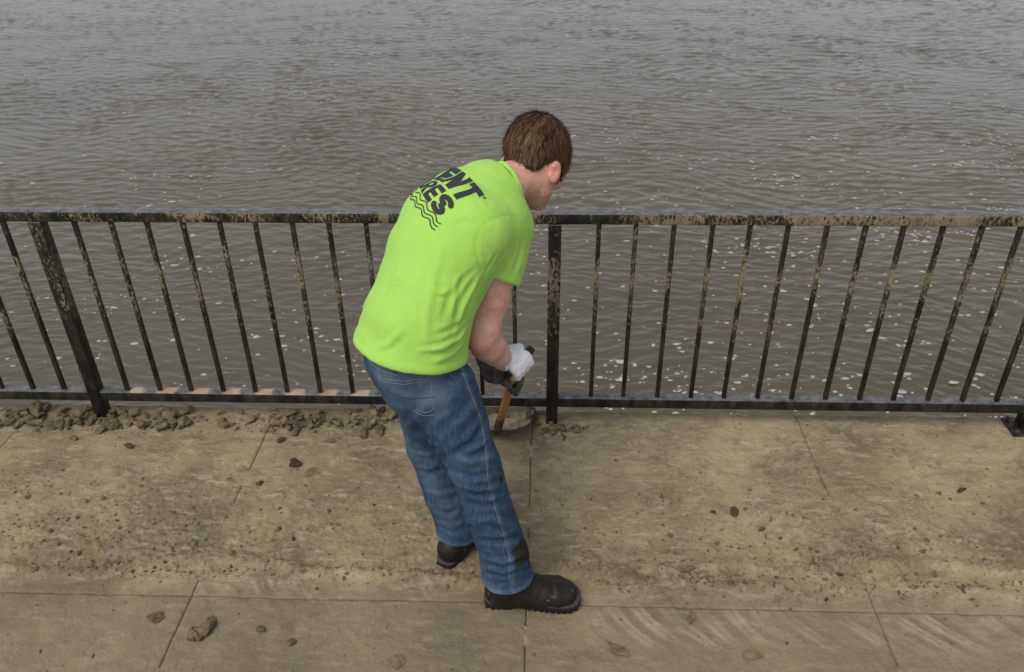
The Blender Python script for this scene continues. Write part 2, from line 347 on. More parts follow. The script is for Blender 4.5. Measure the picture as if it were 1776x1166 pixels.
# ------------------------------------------------------------------ the river
WL = -1.55
def wave(x, y):
    h = np.zeros_like(x); sx = np.zeros_like(x); rr = np.random.default_rng(5)
    far = 1/(1+((y)/26)**2)
    P = np.stack([x, y, np.zeros_like(x)], -1)
    wx = x+.35*noise(P, .7, 3); wy = y+.35*noise(P, .7, 4)
    for i in range(46):
        lam = .065*4.6**(i/39) if i < 40 else rr.uniform(.8, 1.6)
        th = rr.normal(1.60, .42); k = 2*math.pi/lam; a = .0072*lam*(1 if lam < .6 else .22)*rr.uniform(.5, 1.1)
        ph = k*(wx*math.cos(th)+wy*math.sin(th))+rr.uniform(0, 6.28)
        h = h+a*np.sin(ph+.9*np.sin(ph))*1.1
    env = .95+.22*noise(P*np.array([.5, .8, 1]), .6, 12)+.35*noise(P, 1.7, 13)
    return h*env*1.0
ny, nx = 1120, 740
yy = .02+(np.exp(np.linspace(0, math.log(26.6/1.6), ny))-1)*1.6
xx = np.linspace(-1, 1, nx)
Y = np.repeat(yy[:, None], nx, 1); X = xx[None]*(5.2+Y*.85)
Z = WL+wave(X, Y)*(1-sstep(21.5, 25, Y))
v = np.stack([X, Y, Z], -1).reshape(-1, 3); a = (np.arange(ny-1)[:, None]*nx+np.arange(nx-1)[None]).ravel(); f = np.stack([a, a+1, a+nx+1, a+nx], -1)
tag(mk('river', v, f, M['water']), kind='structure')
tag(mk('river_beyond', [(-900, -40, WL-.12), (900, -40, WL-.12), (900, 1500, WL-.12), (-900, 1500, WL-.12)], [[0, 1, 2, 3]], M['water']), kind='structure')
# foam flecks: countless, one object
FV = []; FF = []
cnt = 0; cl = np.array([[RNG.uniform(-6, 9), .3+RNG.uniform(0, 1)**1.6*15] for _ in range(90)])
tries = 0; pts = []
while len(pts) < 3000 and tries < 90000:
    tries += 1
    if RNG.random() < .55:
        c = cl[RNG.integers(len(cl))]; x = c[0]+RNG.normal(0, .35); y = c[1]+RNG.normal(0, .16)
    else:
        y = .25+RNG.uniform(0, 1)**1.4*19; x = RNG.uniform(-1, 1)*(3+y*.62)
    dens = .16+.84*sstep(-1.2, 1.8, x/(1+y*.16))*math.exp(-((y-4.2)/4.2)**2)+.12*(y < 5)
    if y < .42 or RNG.random() > dens: continue
    pts.append((x, y))
pts = np.array(pts); hz = WL+wave(pts[:, 0], pts[:, 1])
for (x, y), z in zip(pts, hz):
    r = RNG.gamma(1.8, .0045)+.0045; r = min(r, .03); el = RNG.uniform(1., 1.9); th = RNG.normal(.15, .4); n = 8; n0 = len(FV)
    FV.append((x, y, z+.012))
    for k in range(n):
        a_ = 2*math.pi*k/n; q = r*RNG.uniform(.6, 1.25); ex, ey = q*el*math.cos(a_), q*math.sin(a_)
        FV.append((x+ex*math.cos(th)-ey*math.sin(th), y+ex*math.sin(th)+ey*math.cos(th), z+.002))
    for k in range(n): FF.append([n0, n0+1+k, n0+1+(k+1) % n])
tag(mk('foam_flecks', FV, np.array(FF), M['foam']), label='white foam flecks drifting on the brown river', cat='foam', kind='stuff')

# ------------------------------------------------------------------ the railing
S = .1538; BAY = 14*S
rail = empty('railing', (0, 0, 0), 'black steel railing spattered with dried mud along the water edge', 'railing')
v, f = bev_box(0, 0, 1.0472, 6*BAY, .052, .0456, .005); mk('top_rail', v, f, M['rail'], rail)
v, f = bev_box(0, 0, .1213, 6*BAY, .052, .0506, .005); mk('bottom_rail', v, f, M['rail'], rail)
bal = None
for kx in range(-3, 4):
    x = kx*BAY+(-.02 if kx < 0 else .032 if kx > 0 else .0)
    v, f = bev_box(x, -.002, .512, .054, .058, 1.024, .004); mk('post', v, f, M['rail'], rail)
    if kx in (-3, -2, 1, 2, 3):
        v, f = bev_box(x+.0, -.012, .009, .15, .13, .012, .002)
        pl = mk('base_plate', v, f, M['rust' if kx == 9 else 'rail'], rail)
        for sx in (-1, 1):
            for sy in (-1, 1):
                t = tube([(x+sx*.055, -.012+sy*.047, .012), (x+sx*.055, -.012+sy*.047, .027)], .011, 6); mk('bolt', t[0], t[1], M['rust'], pl, False)
    if kx == 3: break
    for i in range(1, 14):
        bx = x+i*S+(.025 if kx >= 0 else .005)+random.uniform(-.002, .002)
        if bal is None:
            v, f = bev_box(0, 0, 0, .0185, .0185, 1.0244-.1466-.001, .002); bal = mk('baluster', v, f, M['rail'], rail); o = bal
        else:
            o = bal.copy(); sc.collection.objects.link(o)
        o.location = (bx, random.uniform(-.001, .001), (1.0244+.1466)/2)
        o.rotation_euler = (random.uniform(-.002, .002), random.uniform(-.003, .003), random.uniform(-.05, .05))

# ------------------------------------------------------------------ clods
def clod(r, seed, el=(1, .8, .6), rough=.28, sub=3):
    bm = bmesh.new(); bmesh.ops.create_icosphere(bm, subdivisions=sub, radius=1)
    P = np.array([v.co[:] for v in bm.verts]); n = 1+rough*fbm(P+seed*3.1, 1.5, seed, 3)+.10*fbm(P+seed, 4.5, seed+5, 2)
    rg = np.random.default_rng(seed)
    P = P*n[:, None]
    for _ in range(9):      # broken flat faces
        d = nrm(rg.normal(size=3)); k = rg.uniform(.42, .78); q = P@d; P = P-np.outer(np.clip(q-k, 0, 9)*.95, d)
    P = P*(1+.11*fbm(P+seed, 3.2, seed+9, 3, .6))[:, None]
    P = P*np.array(el)*r; F_ = [[v.index for v in f.verts] for f in bm.faces]; bm.free()
    return P, F_
protos = []
for i in range(16):
    el = (1, random.uniform(.55, 1), random.uniform(.38, .75)); v, f = clod(1, 100+i, el, .42, 3)
    me = bpy.data.meshes.new('mud_clod'); me.from_pydata(v.tolist(), [], f); me.materials.append(M['mud']); protos.append(me)
    me.polygons.foreach_set('use_smooth', [False]*len(me.polygons))
def put_clod(x, y, r, label, group=None, me=None, z=None, rot=None, mat=None, name='mud_clod'):
    o = bpy.data.objects.new(name, me or random.choice(protos)); sc.collection.objects.link(o)
    o.scale = (r, r, r*(.78 if group else 1)); o.location = (x, y, (.35*r+.003) if z is None else z)
    o.rotation_euler = rot or (random.uniform(-.5, .5), random.uniform(-.5, .5), random.uniform(0, 6.28))
    return tag(o, label, 'mud clod', group)
G1 = 'mud clods heaped under the railing'
n = 0
while n < 260:
    u = random.random(); x = -2.66+u*2.15
    dens = 1. if x < -1.72 else .4 if x < -1.36 else 1. if x < -1.1 else .12 if x < -1.0 else .9 if x < -.62 else .3
    if random.random() > dens: continue
    y = -.045+random.gauss(0, .036)-(.02 if -2.45 < x < -1.5 else 0); y = min(max(y, -.15), .045)
    r = min(.046, .009+random.gammavariate(1.5, .0088)); lay = random.random() < .3
    zn = 'at the far left end of the heap' if x < -2.3 else 'round the left railing post' if x < -2.05 else 'in the thick of the heap right of the left post' if x < -1.45 else 'where the slanting joint meets the heap' if x < -1.2 else 'in the thin middle of the heap' if x < -.9 else 'at the end of the heap by the left leg'
    put_clod(x, y, r, ('large angular mud clod ' if r > .036 else 'medium mud clod ' if r > .025 else 'small mud clod ' if r > .018 else 'tiny mud clod ')+zn, G1, z=r*.4+(.03*math.exp(-((y+.035)/.04)**2) if lay else .004)); n += 1
G2 = 'mud clods round the foot of the middle post'
for _ in range(34):
    x = random.gauss(.02, .075); y = random.gauss(-.055, .03); r = .007+random.gammavariate(2, .004)
    put_clod(x, min(y, .04), min(r, .025), 'small lump of dried mud crumbled round the foot of the middle railing post', G2)
G3 = 'mud lumps behind the shovel blade'
for _ in range(26):
    put_clod(random.uniform(-.34, -.03), random.uniform(.0, .05), random.uniform(.012, .028), 'lump of damp mud under the railing just behind the shovel blade', G3, z=random.uniform(.008, .03))
def big(name, el, r, seed, rough=.3, mat='mud', sub=4):
    v, f = clod(r, seed, el, rough, sub); me = bpy.data.meshes.new(name); me.from_pydata(v.tolist(), [], f); me.materials.append(M[mat]); me.polygons.foreach_set('use_smooth', [False]*len(me.polygons)); return me
def gnd(px, py):
    d = (px-888)/F_PX*RIGHT-(py-583)/F_PX*UP+FWD; t = -CAM[2]/d[2]; p = CAM+t*d; return p[0], p[1]
singles = [(513, 805, .030, (1, .8, .8), 'mudd', 'dark round clod standing on the bare deck left of the person', .4),
 (540, 818, .050, (1, .6, .18), 'mud', 'flat crumbled cake of mud beside the dark round clod', .5),
 (223, 772, .022, (1, .8, .7), 'mudd', 'small dark clod in front of the left railing post', .3),
 (486, 763, .024, (1, .8, .6), 'mudd', 'dark clod just in front of the heap on the pale joint line', .4),
 (130, 758, .026, (1, .5, .4), 'mud', 'low clod at the left, in front of the start of the heap', .4),
 (575, 763, .035, (1, .4, .3), 'mud', 'flat pale flake of mud in front of the heap near the left leg', .4),
 (690, 1145, .034, (1, .8, .4), 'mud', 'crumbly clod at the bottom edge left of the front boot', .5),
 (452, 1088, .018, (1, .8, .6), 'mud', 'small pale pebble-like clod right of the long curved clod', .3),
 (268, 1067, .030, (.7, 1, .2), 'mud', 'cracked flat patch of mud left of the long curved clod', .5),
 (505, 1112, .022, (1, .8, .4), 'mud', 'small clod near the bottom edge between long clod and boot', .4),
 (1072, 1128, .040, (1, .7, .4), 'mud', 'ragged clod at the bottom edge right of the front boot', .6),
 (1303, 1136, .030, (1, .8, .4), 'mud', 'pale flat clod at the bottom edge on the right', .4),
 (1200, 1070, .028, (.6, 1, .4), 'mud', 'ridge-like clod just below the long joint right of the boot', .5),
 (1273, 888, .024, (.7, 1, .7), 'mudd', 'dark upright clod in the middle of the right deck', .5),
 (1237, 886, .012, (1, .8, .7), 'mudd', 'tiny black crumb left of the dark upright clod', .3),
 (1322, 917, .017, (1, .5, .5), 'mudd', 'small black sliver right of the dark upright clod', .3),
 (484, 919, .013, (1, .9, .8), 'mudd', 'lone tiny black crumb on the left deck', .3),
 (453, 835, .018, (1, .7, .5), 'mudd', 'small dark flake lying beside the slanting left joint', .4),
 (1455, 995, .014, (1, .7, .6), 'mudd', 'small black crumb low on the right deck near the joint', .3),
 (1432, 1038, .012, (1, .7, .6), 'mudd', 'tiny black crumb just above the long joint on the right', .3),
 (1668, 848, .028, (1, .35, .4), 'mudd', 'dark sliver of mud at the far right of the deck', .4),
 (1185, 985, .040, (1, .5, .25), 'mud', 'long ragged crust of mud right of the front boot', .6),
 (400, 830, .030, (1, .6, .3), 'mud', 'thin broken flake of mud left of the slanting joint', .6)]
for i, (px, py, r, el, mt, lb, ro) in enumerate(singles):
    r *= 1.05; x, y = gnd(px, py+4); put_clod(x, y, 1, lb, me=big('mud_clod', (el[0], el[1], el[2]*(.7 if mt == 'mud' else 1)), r, 300+i, ro*1.5, mt, 4 if r > .03 else 3), z=r*el[2]*.55+.003, rot=(0, 0, random.uniform(-.4, .4) if i else 0))
# the long curved clod
bp = [W(0, 0, 0)]*0; cx, cy = gnd(350, 1092)
P = [];
for t in np.linspace(0, 1, 36):
    gx, gy = gnd(328+46*t, 1108-34*t+10*(1-(2*t-1)**2)); P.append((gx, gy, .016))
v, f = tube(P, list(np.interp(np.linspace(0, 1, 36), np.linspace(0, 1, 12), [.006, .013, .018, .020, .021, .022, .022, .021, .019, .017, .013, .006])), 20)
v = np.array(v); v = v+np.stack([.011*fbm(v+k*7, 34, 5+k, 4, .6) for k in range(3)], -1)
o = mk('mud_clod', v, f, M['mud']); tag(o, 'long curved roll of dried mud at the lower left of the deck', 'mud clod')
# crumbs, countless
CV = []; CF = []; bmc = bmesh.new(); bmesh.ops.create_icosphere(bmc, subdivisions=1, radius=1); ic = np.array([v.co[:] for v in bmc.verts]); icf = np.array([[v.index for v in f.verts] for f in bmc.faces]); bmc.free()
cand = 0; plist = []
while len(plist) < 3000:
    x = RNG.uniform(-2.8, 2.5); y = RNG.uniform(-1.5, .05); k = RNG.random()
    dns = .018+.5*math.exp(-((y+.965)/.035)**2)*(x < -.2 or x > .5)+.35*(x < -1.4)*math.exp(-((y+.78)/.16)**2)+.3*(x > .1)*math.exp(-((y+.88)/.12)**2)+.45*(x < -.45)*math.exp(-((y+.07)/.06)**2)+.6*math.exp(-((x/.12)**2+((y+.07)/.06)**2))+.10*(y < -.45)*(y > -1.)
    if k < dns: plist.append((x, y))
pa = np.array(plist); hh = height(pa[:, 0], pa[:, 1])[0]
for (x, y), h in zip(plist, hh):
    r = .0018+RNG.gamma(1.4, .0018); r = min(r, .011); e = RNG.uniform(.5, 1.2, 3); e[2] *= .7; q = ic[:len(ic)]*(1+.33*RNG.normal(size=(len(ic), 1)))*e*r; n0 = len(CV)*len(ic)
    CV.append(q+np.array([x, y, h+r*.25])); CF.append(icf+n0)
o = mk('mud_crumbs', np.vstack(CV), np.vstack(CF), M['crumb'], smooth=False); tag(o, label='loose crumbs of dried mud scattered over the deck', cat='mud', kind='stuff')

# ------------------------------------------------------------------ implicit surfaces for the person
class Field:
    """signed distance of blended elliptic tubes, meshed with surface nets"""
    def __init__(s, lo, hi, h):
        s.h = h; s.lo = np.array(lo, float)-.02; n = np.ceil((np.array(hi)+.02-s.lo)/h).astype(int)+1
        g = [s.lo[i]+h*np.arange(n[i]) for i in range(3)]
        s.P = np.stack(np.meshgrid(*g, indexing='ij'), -1).astype(np.float32); s.D = np.full(s.P.shape[:3], 9., np.float32)
    def box(s, pts, pad):
        lo = np.min(pts, 0)-pad; hi = np.max(pts, 0)+pad; a = np.maximum(((lo-s.lo)/s.h).astype(int), 0); b = np.minimum(((hi-s.lo)/s.h).astype(int)+2, s.D.shape)
        return tuple(slice(int(x), int(max(y, x+1))) for x, y in zip(a, b))
    def etube(s, st, k=.03, sub=False, e=2.):
        """st: list of (centre, lateral axis, a, b); a along the axis, b across it"""
        C = np.array([q[0] for q in st], float); A = [nrm(q[1]) for q in st]; a_ = [q[2] for q in st]; b_ = [q[3] for q in st]
        sl = s.box(C, max(max(a_), max(b_))+k+.03); P = s.P[sl].astype(float); best = None
        for i in range(len(st)-1):
            ab = C[i+1]-C[i]; L2 = ab@ab; t = np.clip(((P-C[i])@ab)/L2, 0, 1); c = C[i]+t[..., None]*ab; q = P-c
            T = ab/math.sqrt(L2); ax = A[i]*(1-t[..., None])+A[i+1]*t[..., None]; ax = ax-(ax@T)[..., None]*T; ax /= np.linalg.norm(ax, axis=-1, keepdims=True)
            bx = np.cross(T, ax); u = (q*ax).sum(-1); v = (q*bx).sum(-1); ww = q@T
            aa = a_[i]*(1-t)+a_[i+1]*t; bb = b_[i]*(1-t)+b_[i+1]*t; mn = np.minimum(aa, bb)
            if e == 2.: rr = np.sqrt((u/aa)**2+(v/bb)**2+(ww/mn)**2)
            else: rr = (np.abs(u/aa)**e+np.abs(v/bb)**e+np.abs(ww/mn)**e)**(1/e)
            k0 = rr; k1 = np.sqrt((u/aa**2)**2+(v/bb**2)**2+(ww/mn**2)**2)+1e-6
            d = k0*(k0-1)/k1 if e == 2. else (rr-1)*mn
            best = d if best is None else (np.minimum(best, d) if i == 0 else -np.logaddexp(-best/.006, -d/.006)*.006)
        s.comb(sl, best, k, sub)
    def ell(s, c, X, Yv, r, k=.02, sub=False):
        X = nrm(X); Yv = nrm(np.asarray(Yv)-X*(X@Yv)); Z_ = np.cross(X, Yv); sl = s.box([c], max(r)+k+.03); q = s.P[sl].astype(float)-c
        u, v, w_ = q@X, q@Yv, q@Z_; k0 = np.sqrt((u/r[0])**2+(v/r[1])**2+(w_/r[2])**2); k1 = np.sqrt((u/r[0]**2)**2+(v/r[1]**2)**2+(w_/r[2]**2)**2)+1e-6
        s.comb(sl, k0*(k0-1)/k1, k, sub)
    def tube(s, pts, rad, k=.02, sub=False):
        rad = [rad]*len(pts) if np.isscalar(rad) else rad; s.etube([(np.asarray(p, float), V3(.31, .52, .79), r, r) for p, r in zip(pts, rad)], k, sub)
    def comb(s, sl, d, k, sub):
        D = s.D[sl].astype(float)
        if sub: h = np.clip(.5-.5*(d+D)/k, 0, 1); r = D*(1-h)-d*h+k*h*(1-h)
        else: h = np.clip(.5+.5*(d-D)/k, 0, 1); r = d*(1-h)+D*h-k*h*(1-h)
        s.D[sl] = r
    def plane(s, p, n, k=.004, where=None):   # remove what lies beyond the plane
        d = (s.P.astype(float)-np.asarray(p))@nrm(n); D = s.D.astype(float)
        if where is not None: d = np.where(where(s.P), d, -9)
        h = np.clip(.5-.5*(D-d)/k, 0, 1); s.D = (D*(1-h)+d*h+k*h*(1-h)).astype(np.float32)
    def mesh(s):
        D = s.D; ins = D < 0; nx, ny, nz = D.shape; cnt = np.zeros((nx-1, ny-1, nz-1), np.int8); acc = np.zeros((nx-1, ny-1, nz-1, 3), np.float32)
        for ax in range(3):
            o1 = [slice(None)]*3; o2 = [slice(None)]*3; o1[ax] = slice(0, -1); o2[ax] = slice(1, None)
            a, b = D[tuple(o1)], D[tuple(o2)]; cr = ins[tuple(o1)] != ins[tuple(o2)]; t = np.where(cr, a/np.where(cr, a-b, 1), 0)
            oth = [i for i in range(3) if i != ax]
            for da in (0, 1):
                for db in (0, 1):
                    sl = [slice(None)]*3; sl[oth[0]] = slice(da, D.shape[oth[0]]-1+da); sl[oth[1]] = slice(db, D.shape[oth[1]]-1+db)
                    c = cr[tuple(sl)]; cnt += c; off = np.zeros(c.shape+(3,), np.float32); off[..., ax] = t[tuple(sl)]; off[..., oth[0]] = da; off[..., oth[1]] = db
                    acc += off*c[..., None]
        cells = np.argwhere(cnt > 0); idx = np.full(cnt.shape, -1, np.int64); idx[tuple(cells.T)] = np.arange(len(cells))
        V = s.lo+s.h*(cells+acc[tuple(cells.T)]/cnt[tuple(cells.T)][:, None]); Q = []
        for ax in range(3):
            o1 = [slice(None)]*3; o2 = [slice(None)]*3; o1[ax] = slice(0, -1); o2[ax] = slice(1, None); oth = [(ax+1) % 3, (ax+2) % 3]
            for sg in (True, False):
                c = (ins[tuple(o1)] == sg) & (ins[tuple(o2)] != sg); e = np.argwhere(c)
                ok = (e[:, oth[0]] > 0) & (e[:, oth[1]] > 0) & (e[:, oth[0]] < D.shape[oth[0]]-1) & (e[:, oth[1]] < D.shape[oth[1]]-1); e = e[ok]
                def at(i, j): q = e.copy(); q[:, oth[0]] -= i; q[:, oth[1]] -= j; return idx[tuple(q.T)]
                q = np.stack([at(1, 1), at(0, 1), at(0, 0), at(1, 0)], -1); Q.append(q if sg else q[:, ::-1])
        return V, np.vstack(Q)
def normals(V, Q):
    n = np.cross(V[Q[:, 2]]-V[Q[:, 0]], V[Q[:, 3]]-V[Q[:, 1]]); N = np.zeros_like(V)
    for i in range(4): np.add.at(N, Q[:, i], n)
    return N/(np.linalg.norm(N, axis=1, keepdims=True)+1e-12)
def relax(V, Q, it=2, lam=.5):
    for _ in range(it):
        A = np.zeros_like(V); c = np.zeros(len(V))
        for i in range(4):
            j = (i+1) % 4
            for a, b in ((i, j), (j, i)): np.add.at(A, Q[:, a], V[Q[:, b]]); np.add.at(c, Q[:, a], 1)
        V = V+lam*(A/c[:, None]-V)
    return V
def curve_on(V, N, pix, step=6):
    """points of the surface under a drawn path, nearest sheet, resampled"""
    pr = proj(V); out = []
    for (x0, y0), (x1, y1) in zip(pix[:-1], pix[1:]):
        n = max(1, int(math.hypot(x1-x0, y1-y0)/step))
        for i in range(n+(1 if (x1, y1) == tuple(pix[-1]) else 0)):
            x, y = x0+(x1-x0)*i/n, y0+(y1-y0)*i/n; d = np.hypot(pr[:, 0]-x, pr[:, 1]-y); m = d < max(4.5, d.min()+1.5)
            k = np.where(m)[0]; j = k[np.argmin(pr[k, 2])]; near = k[pr[k, 2] < pr[j, 2]+.03]; wt = 1/(d[near]+.5)**2
            out.append(((V[near]*wt[:, None]).sum(0)/wt.sum(), N[j]))
    return out
def seg_dist(V, pts):
    best = np.full(len(V), 9.); 
    for a, b in zip(pts[:-1], pts[1:]):
        ab = b-a; t = np.clip(((V-a)@ab)/(ab@ab+1e-12), 0, 1); best = np.minimum(best, np.linalg.norm(V-a-t[:, None]*ab, axis=1))
    return best
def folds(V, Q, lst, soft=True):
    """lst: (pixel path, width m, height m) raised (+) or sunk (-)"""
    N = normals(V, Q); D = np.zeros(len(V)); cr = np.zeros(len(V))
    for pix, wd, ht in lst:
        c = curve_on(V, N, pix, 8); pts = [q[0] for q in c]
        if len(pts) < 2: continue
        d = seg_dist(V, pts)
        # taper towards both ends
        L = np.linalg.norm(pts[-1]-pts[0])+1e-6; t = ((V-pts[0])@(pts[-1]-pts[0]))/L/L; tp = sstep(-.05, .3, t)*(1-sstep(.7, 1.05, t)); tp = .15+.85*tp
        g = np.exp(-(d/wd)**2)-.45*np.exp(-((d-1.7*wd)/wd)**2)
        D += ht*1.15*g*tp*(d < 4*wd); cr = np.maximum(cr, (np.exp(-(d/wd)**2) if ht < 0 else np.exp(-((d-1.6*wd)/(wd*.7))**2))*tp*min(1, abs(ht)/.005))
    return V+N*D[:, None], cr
def rows(pts): return [q[0] for q in pts]

# --------------------------------------------------- joints of the worker
RSH = W(879, 404, -.70); REL = W(834, 586, -.845); RWR = W(872, 623, -.715)
LSH = W(800, 345, -.42); LEL = W(806, 515, -.50); LWR = W(856, 648, -.60)
C7 = W(866, 306, -.57)
HC = CAM+((930-888)/F_PX*RIGHT-(281-583)/F_PX*UP+FWD)*(((C7-CAM)@FWD)+.075)
def cb(x, y, z): return x*RIGHT+y*UP-z*FWD
HR = nrm(cb(.89, -.18, .43)); _v = cb(.05, .99, .04); _v = nrm(_v-HR*(_v@HR)); _g = np.cross(_v, HR); HU = .89*_v+.45*_g; HF = .89*_g-.45*_v
HR, HU, HF = nrm(HR), nrm(HU), nrm(HF)
K = 1.15
rL = lambda a, dz=0.: nrm(V3(math.sin(R(a)), -math.cos(R(a)), dz))

person = empty('person', (-.24, -.95, 0), 'person in lime green t-shirt and blue jeans bending over a shovel at the railing', 'person')
def part(name, V, Q, m, par=None, smooth=True):
    o = mk(name, V, Q, m, None, smooth); reparent(o, par or person); return o
def sub(name, V, Q, m, par, smooth=True):
    o = mk(name, V, Q, m, None, smooth); o.parent = par; o.matrix_parent_inverse = Matrix.Translation(person.location).inverted() if par.type == 'EMPTY' else Matrix.Identity(4); return o

# ---- torso stations: centre, lateral axis, half width, half depth
ts = [(W(710, 626, -.93), rL(22), .208, .180), (W(721, 560, -.90), rL(25), .195, .163), (W(742, 500, -.86), rL(29), .188, .146), (W(765, 440, -.80), rL(33), .196, .150),
      (W(793, 392, -.73), rL(37, -.05), .204, .146), (W(822, 360, -.66), rL(39, -.08), .182, .118), (W(850, 330, -.61), rL(40, -.1), .120, .090), (W(872, 318, -.58), rL(40, -.1), .075, .07)]
def shrink(st, k, n=99): return [(c, a, x*k, y*k) for c, a, x, y in st][:n]
ndir = nrm(HC-HU*.08-HF*.02-C7)
# ---- shirt
sh = Field(W(610, 650, -1.2)-V3(.12, .0, .05), W(925, 300, -.3)+V3(.1, .1, .12), .0052)
lo = V3(-.75, -1.22, .80); hi = V3(.02, -.22, 1.62); sh = Field(lo, hi, .0055)
sh.etube([(W(698, 700, -.98), rL(22), .215, .190)]+ts, .03)
for S_, E_ in ((RSH, REL), (LSH, LEL)):
    d = nrm(E_-S_); sh.etube([(S_-d*.01, V3(0, 0, 1), .084, .084), (S_+d*.09, V3(0, 0, 1), .084, .084), (S_+d*.22, V3(0, 0, 1), .082, .082)], .055)
trap = C7-HU*0
sh.tube([RSH+V3(-.03, .03, .02), W(868, 330, -.61)], [.07, .06], .05); sh.tube([LSH+V3(0, -.03, -.02), W(850, 322, -.56)], [.07, .055], .05); sh.tube([W(792, 338, -.60), W(858, 322, -.58)], [.068, .056], .05)
def near_seg(a, b, r):
    ab = b-a
    def fn(P):
        P = P.astype(float); t = np.clip(((P-a)@ab)/(ab@ab), -.2, 1.4); return np.linalg.norm(P-a-t[..., None]*ab, axis=-1) < r
    return fn
rd = nrm(REL-RSH); ld = nrm(LEL-LSH)
SLP = W(864, 484, -.79); SLN = nrm(-.36*RIGHT-.93*UP+(rd@FWD)*FWD)
sh.plane(SLP, SLN, .006, near_seg(RSH+rd*.10, REL, .098))
sh.plane(LSH+ld*.16, ld, .006, near_seg(LSH+ld*.10, LEL, .11))
_a, _b, _c = W(613, 572, -.86), W(745, 651, -1.10), W(815, 630, -.97); HEMN = nrm(np.cross(_b-_a, _c-_a)); HEMN = HEMN if HEMN[2] < 0 else -HEMN; HEM = _b; print('HEM', _a, _b, _c, HEMN)
sh.plane(HEM, HEMN, .006, lambda P: P[..., 2] < 1.12)
COL = W(884, 319, -.60); cn = nrm(cb(.80, .52, -.30))
sh.plane(COL, cn, .008, lambda P: np.linalg.norm(P.astype(float)-COL, axis=-1) < .112)
V, Q = sh.mesh(); V = relax(V, Q, 3); del sh
# E_FOLDS
SF = [([(836, 474), (818, 505), (800, 540), (790, 575)], .010, .007), ([(828, 462), (800, 490), (776, 525), (765, 560)], .010, -.004), ([(812, 566), (795, 588), (765, 604), (725, 610)], .009, .006), ([(808, 552), (785, 570), (750, 584)], .010, -.004), ([(808, 590), (785, 616), (745, 632)], .009, .004), ([(795, 478), (786, 520), (784, 560)], .009, .0035),
      ([(768, 430), (752, 480), (742, 540), (738, 600)], .013, .0035), ([(715, 430), (692, 500), (676, 560)], .016, -.003), ([(690, 470), (668, 530), (650, 580)], .012, .0028), ([(698, 572), (676, 596), (655, 606)], .011, .004),
      ([(832, 392), (806, 384), (780, 392)], .009, -.0025), ([(850, 362), (830, 348), (808, 346)], .009, .002), ([(752, 502), (766, 510), (778, 503)], .007, .004),
      ([(862, 440), (850, 458), (842, 474)], .007, -.003), ([(882, 432), (868, 456), (860, 480)], .008, .003), ([(906, 420), (900, 450), (886, 484)], .010, -.003)]
V, cr = folds(V, Q, SF); N = normals(V, Q)
V = V+N*(.0020*fbm(V*np.array([1., 1., .6]), 12, 3, 3)+.0008*fbm(V, 34, 5, 2))[:, None]
N = normals(V, Q); seam = np.zeros(len(V))
for pth in ([(836, 470), (826, 440), (824, 420), (832, 398), (850, 381), (880, 373), (904, 377)],):
    c = rows(curve_on(V, N, pth, 6)); d = seg_dist(V, c); V = V-N*(.0018*np.exp(-(d/.005)**2))[:, None]; seam = np.maximum(seam, np.exp(-(d/.0045)**2))
# hems
dh = (V-HEM)@HEMN; m = (V[:, 2] < 1.12)*1.; V = V+(N*(.008*fbm(V, 6.5, 51, 2))[:, None]+HEMN*(.006*noise(V, 7, 52))[:, None])*(m*sstep(-.11, -.0, dh))[:, None]; seam = np.maximum(seam, m*np.exp(-((dh+.022)/.0035)**2)*.7); V = V+N*(m*(.0022*sstep(-.026, -.02, dh)))[:, None]
ds = (V-SLP)@SLN; m = near_seg(RSH+rd*.1, REL, .11)(V); seam = np.maximum(seam, m*np.exp(-((ds+.021)/.0035)**2)*.7); V = V+N*(m*(.002*sstep(-.025, -.019, ds)))[:, None]
shirt = part('t_shirt', V, Q, M['shirt']); vattr(shirt, 'seam', seam)
SV, SQ, SN = V, Q, normals(V, Q)
# collar band round the neck
cax = nrm(np.cross(cn, HR)); cbx = np.cross(cn, cax)
ring = [COL-cn*.001+.0655*K*math.cos(t)*cax+.059*K*math.sin(t)*cbx for t in np.linspace(0, 2*math.pi, 49)]
v, f = tube(ring, .0068, 8, False); sub('collar', v, f, M['shirt'], shirt)

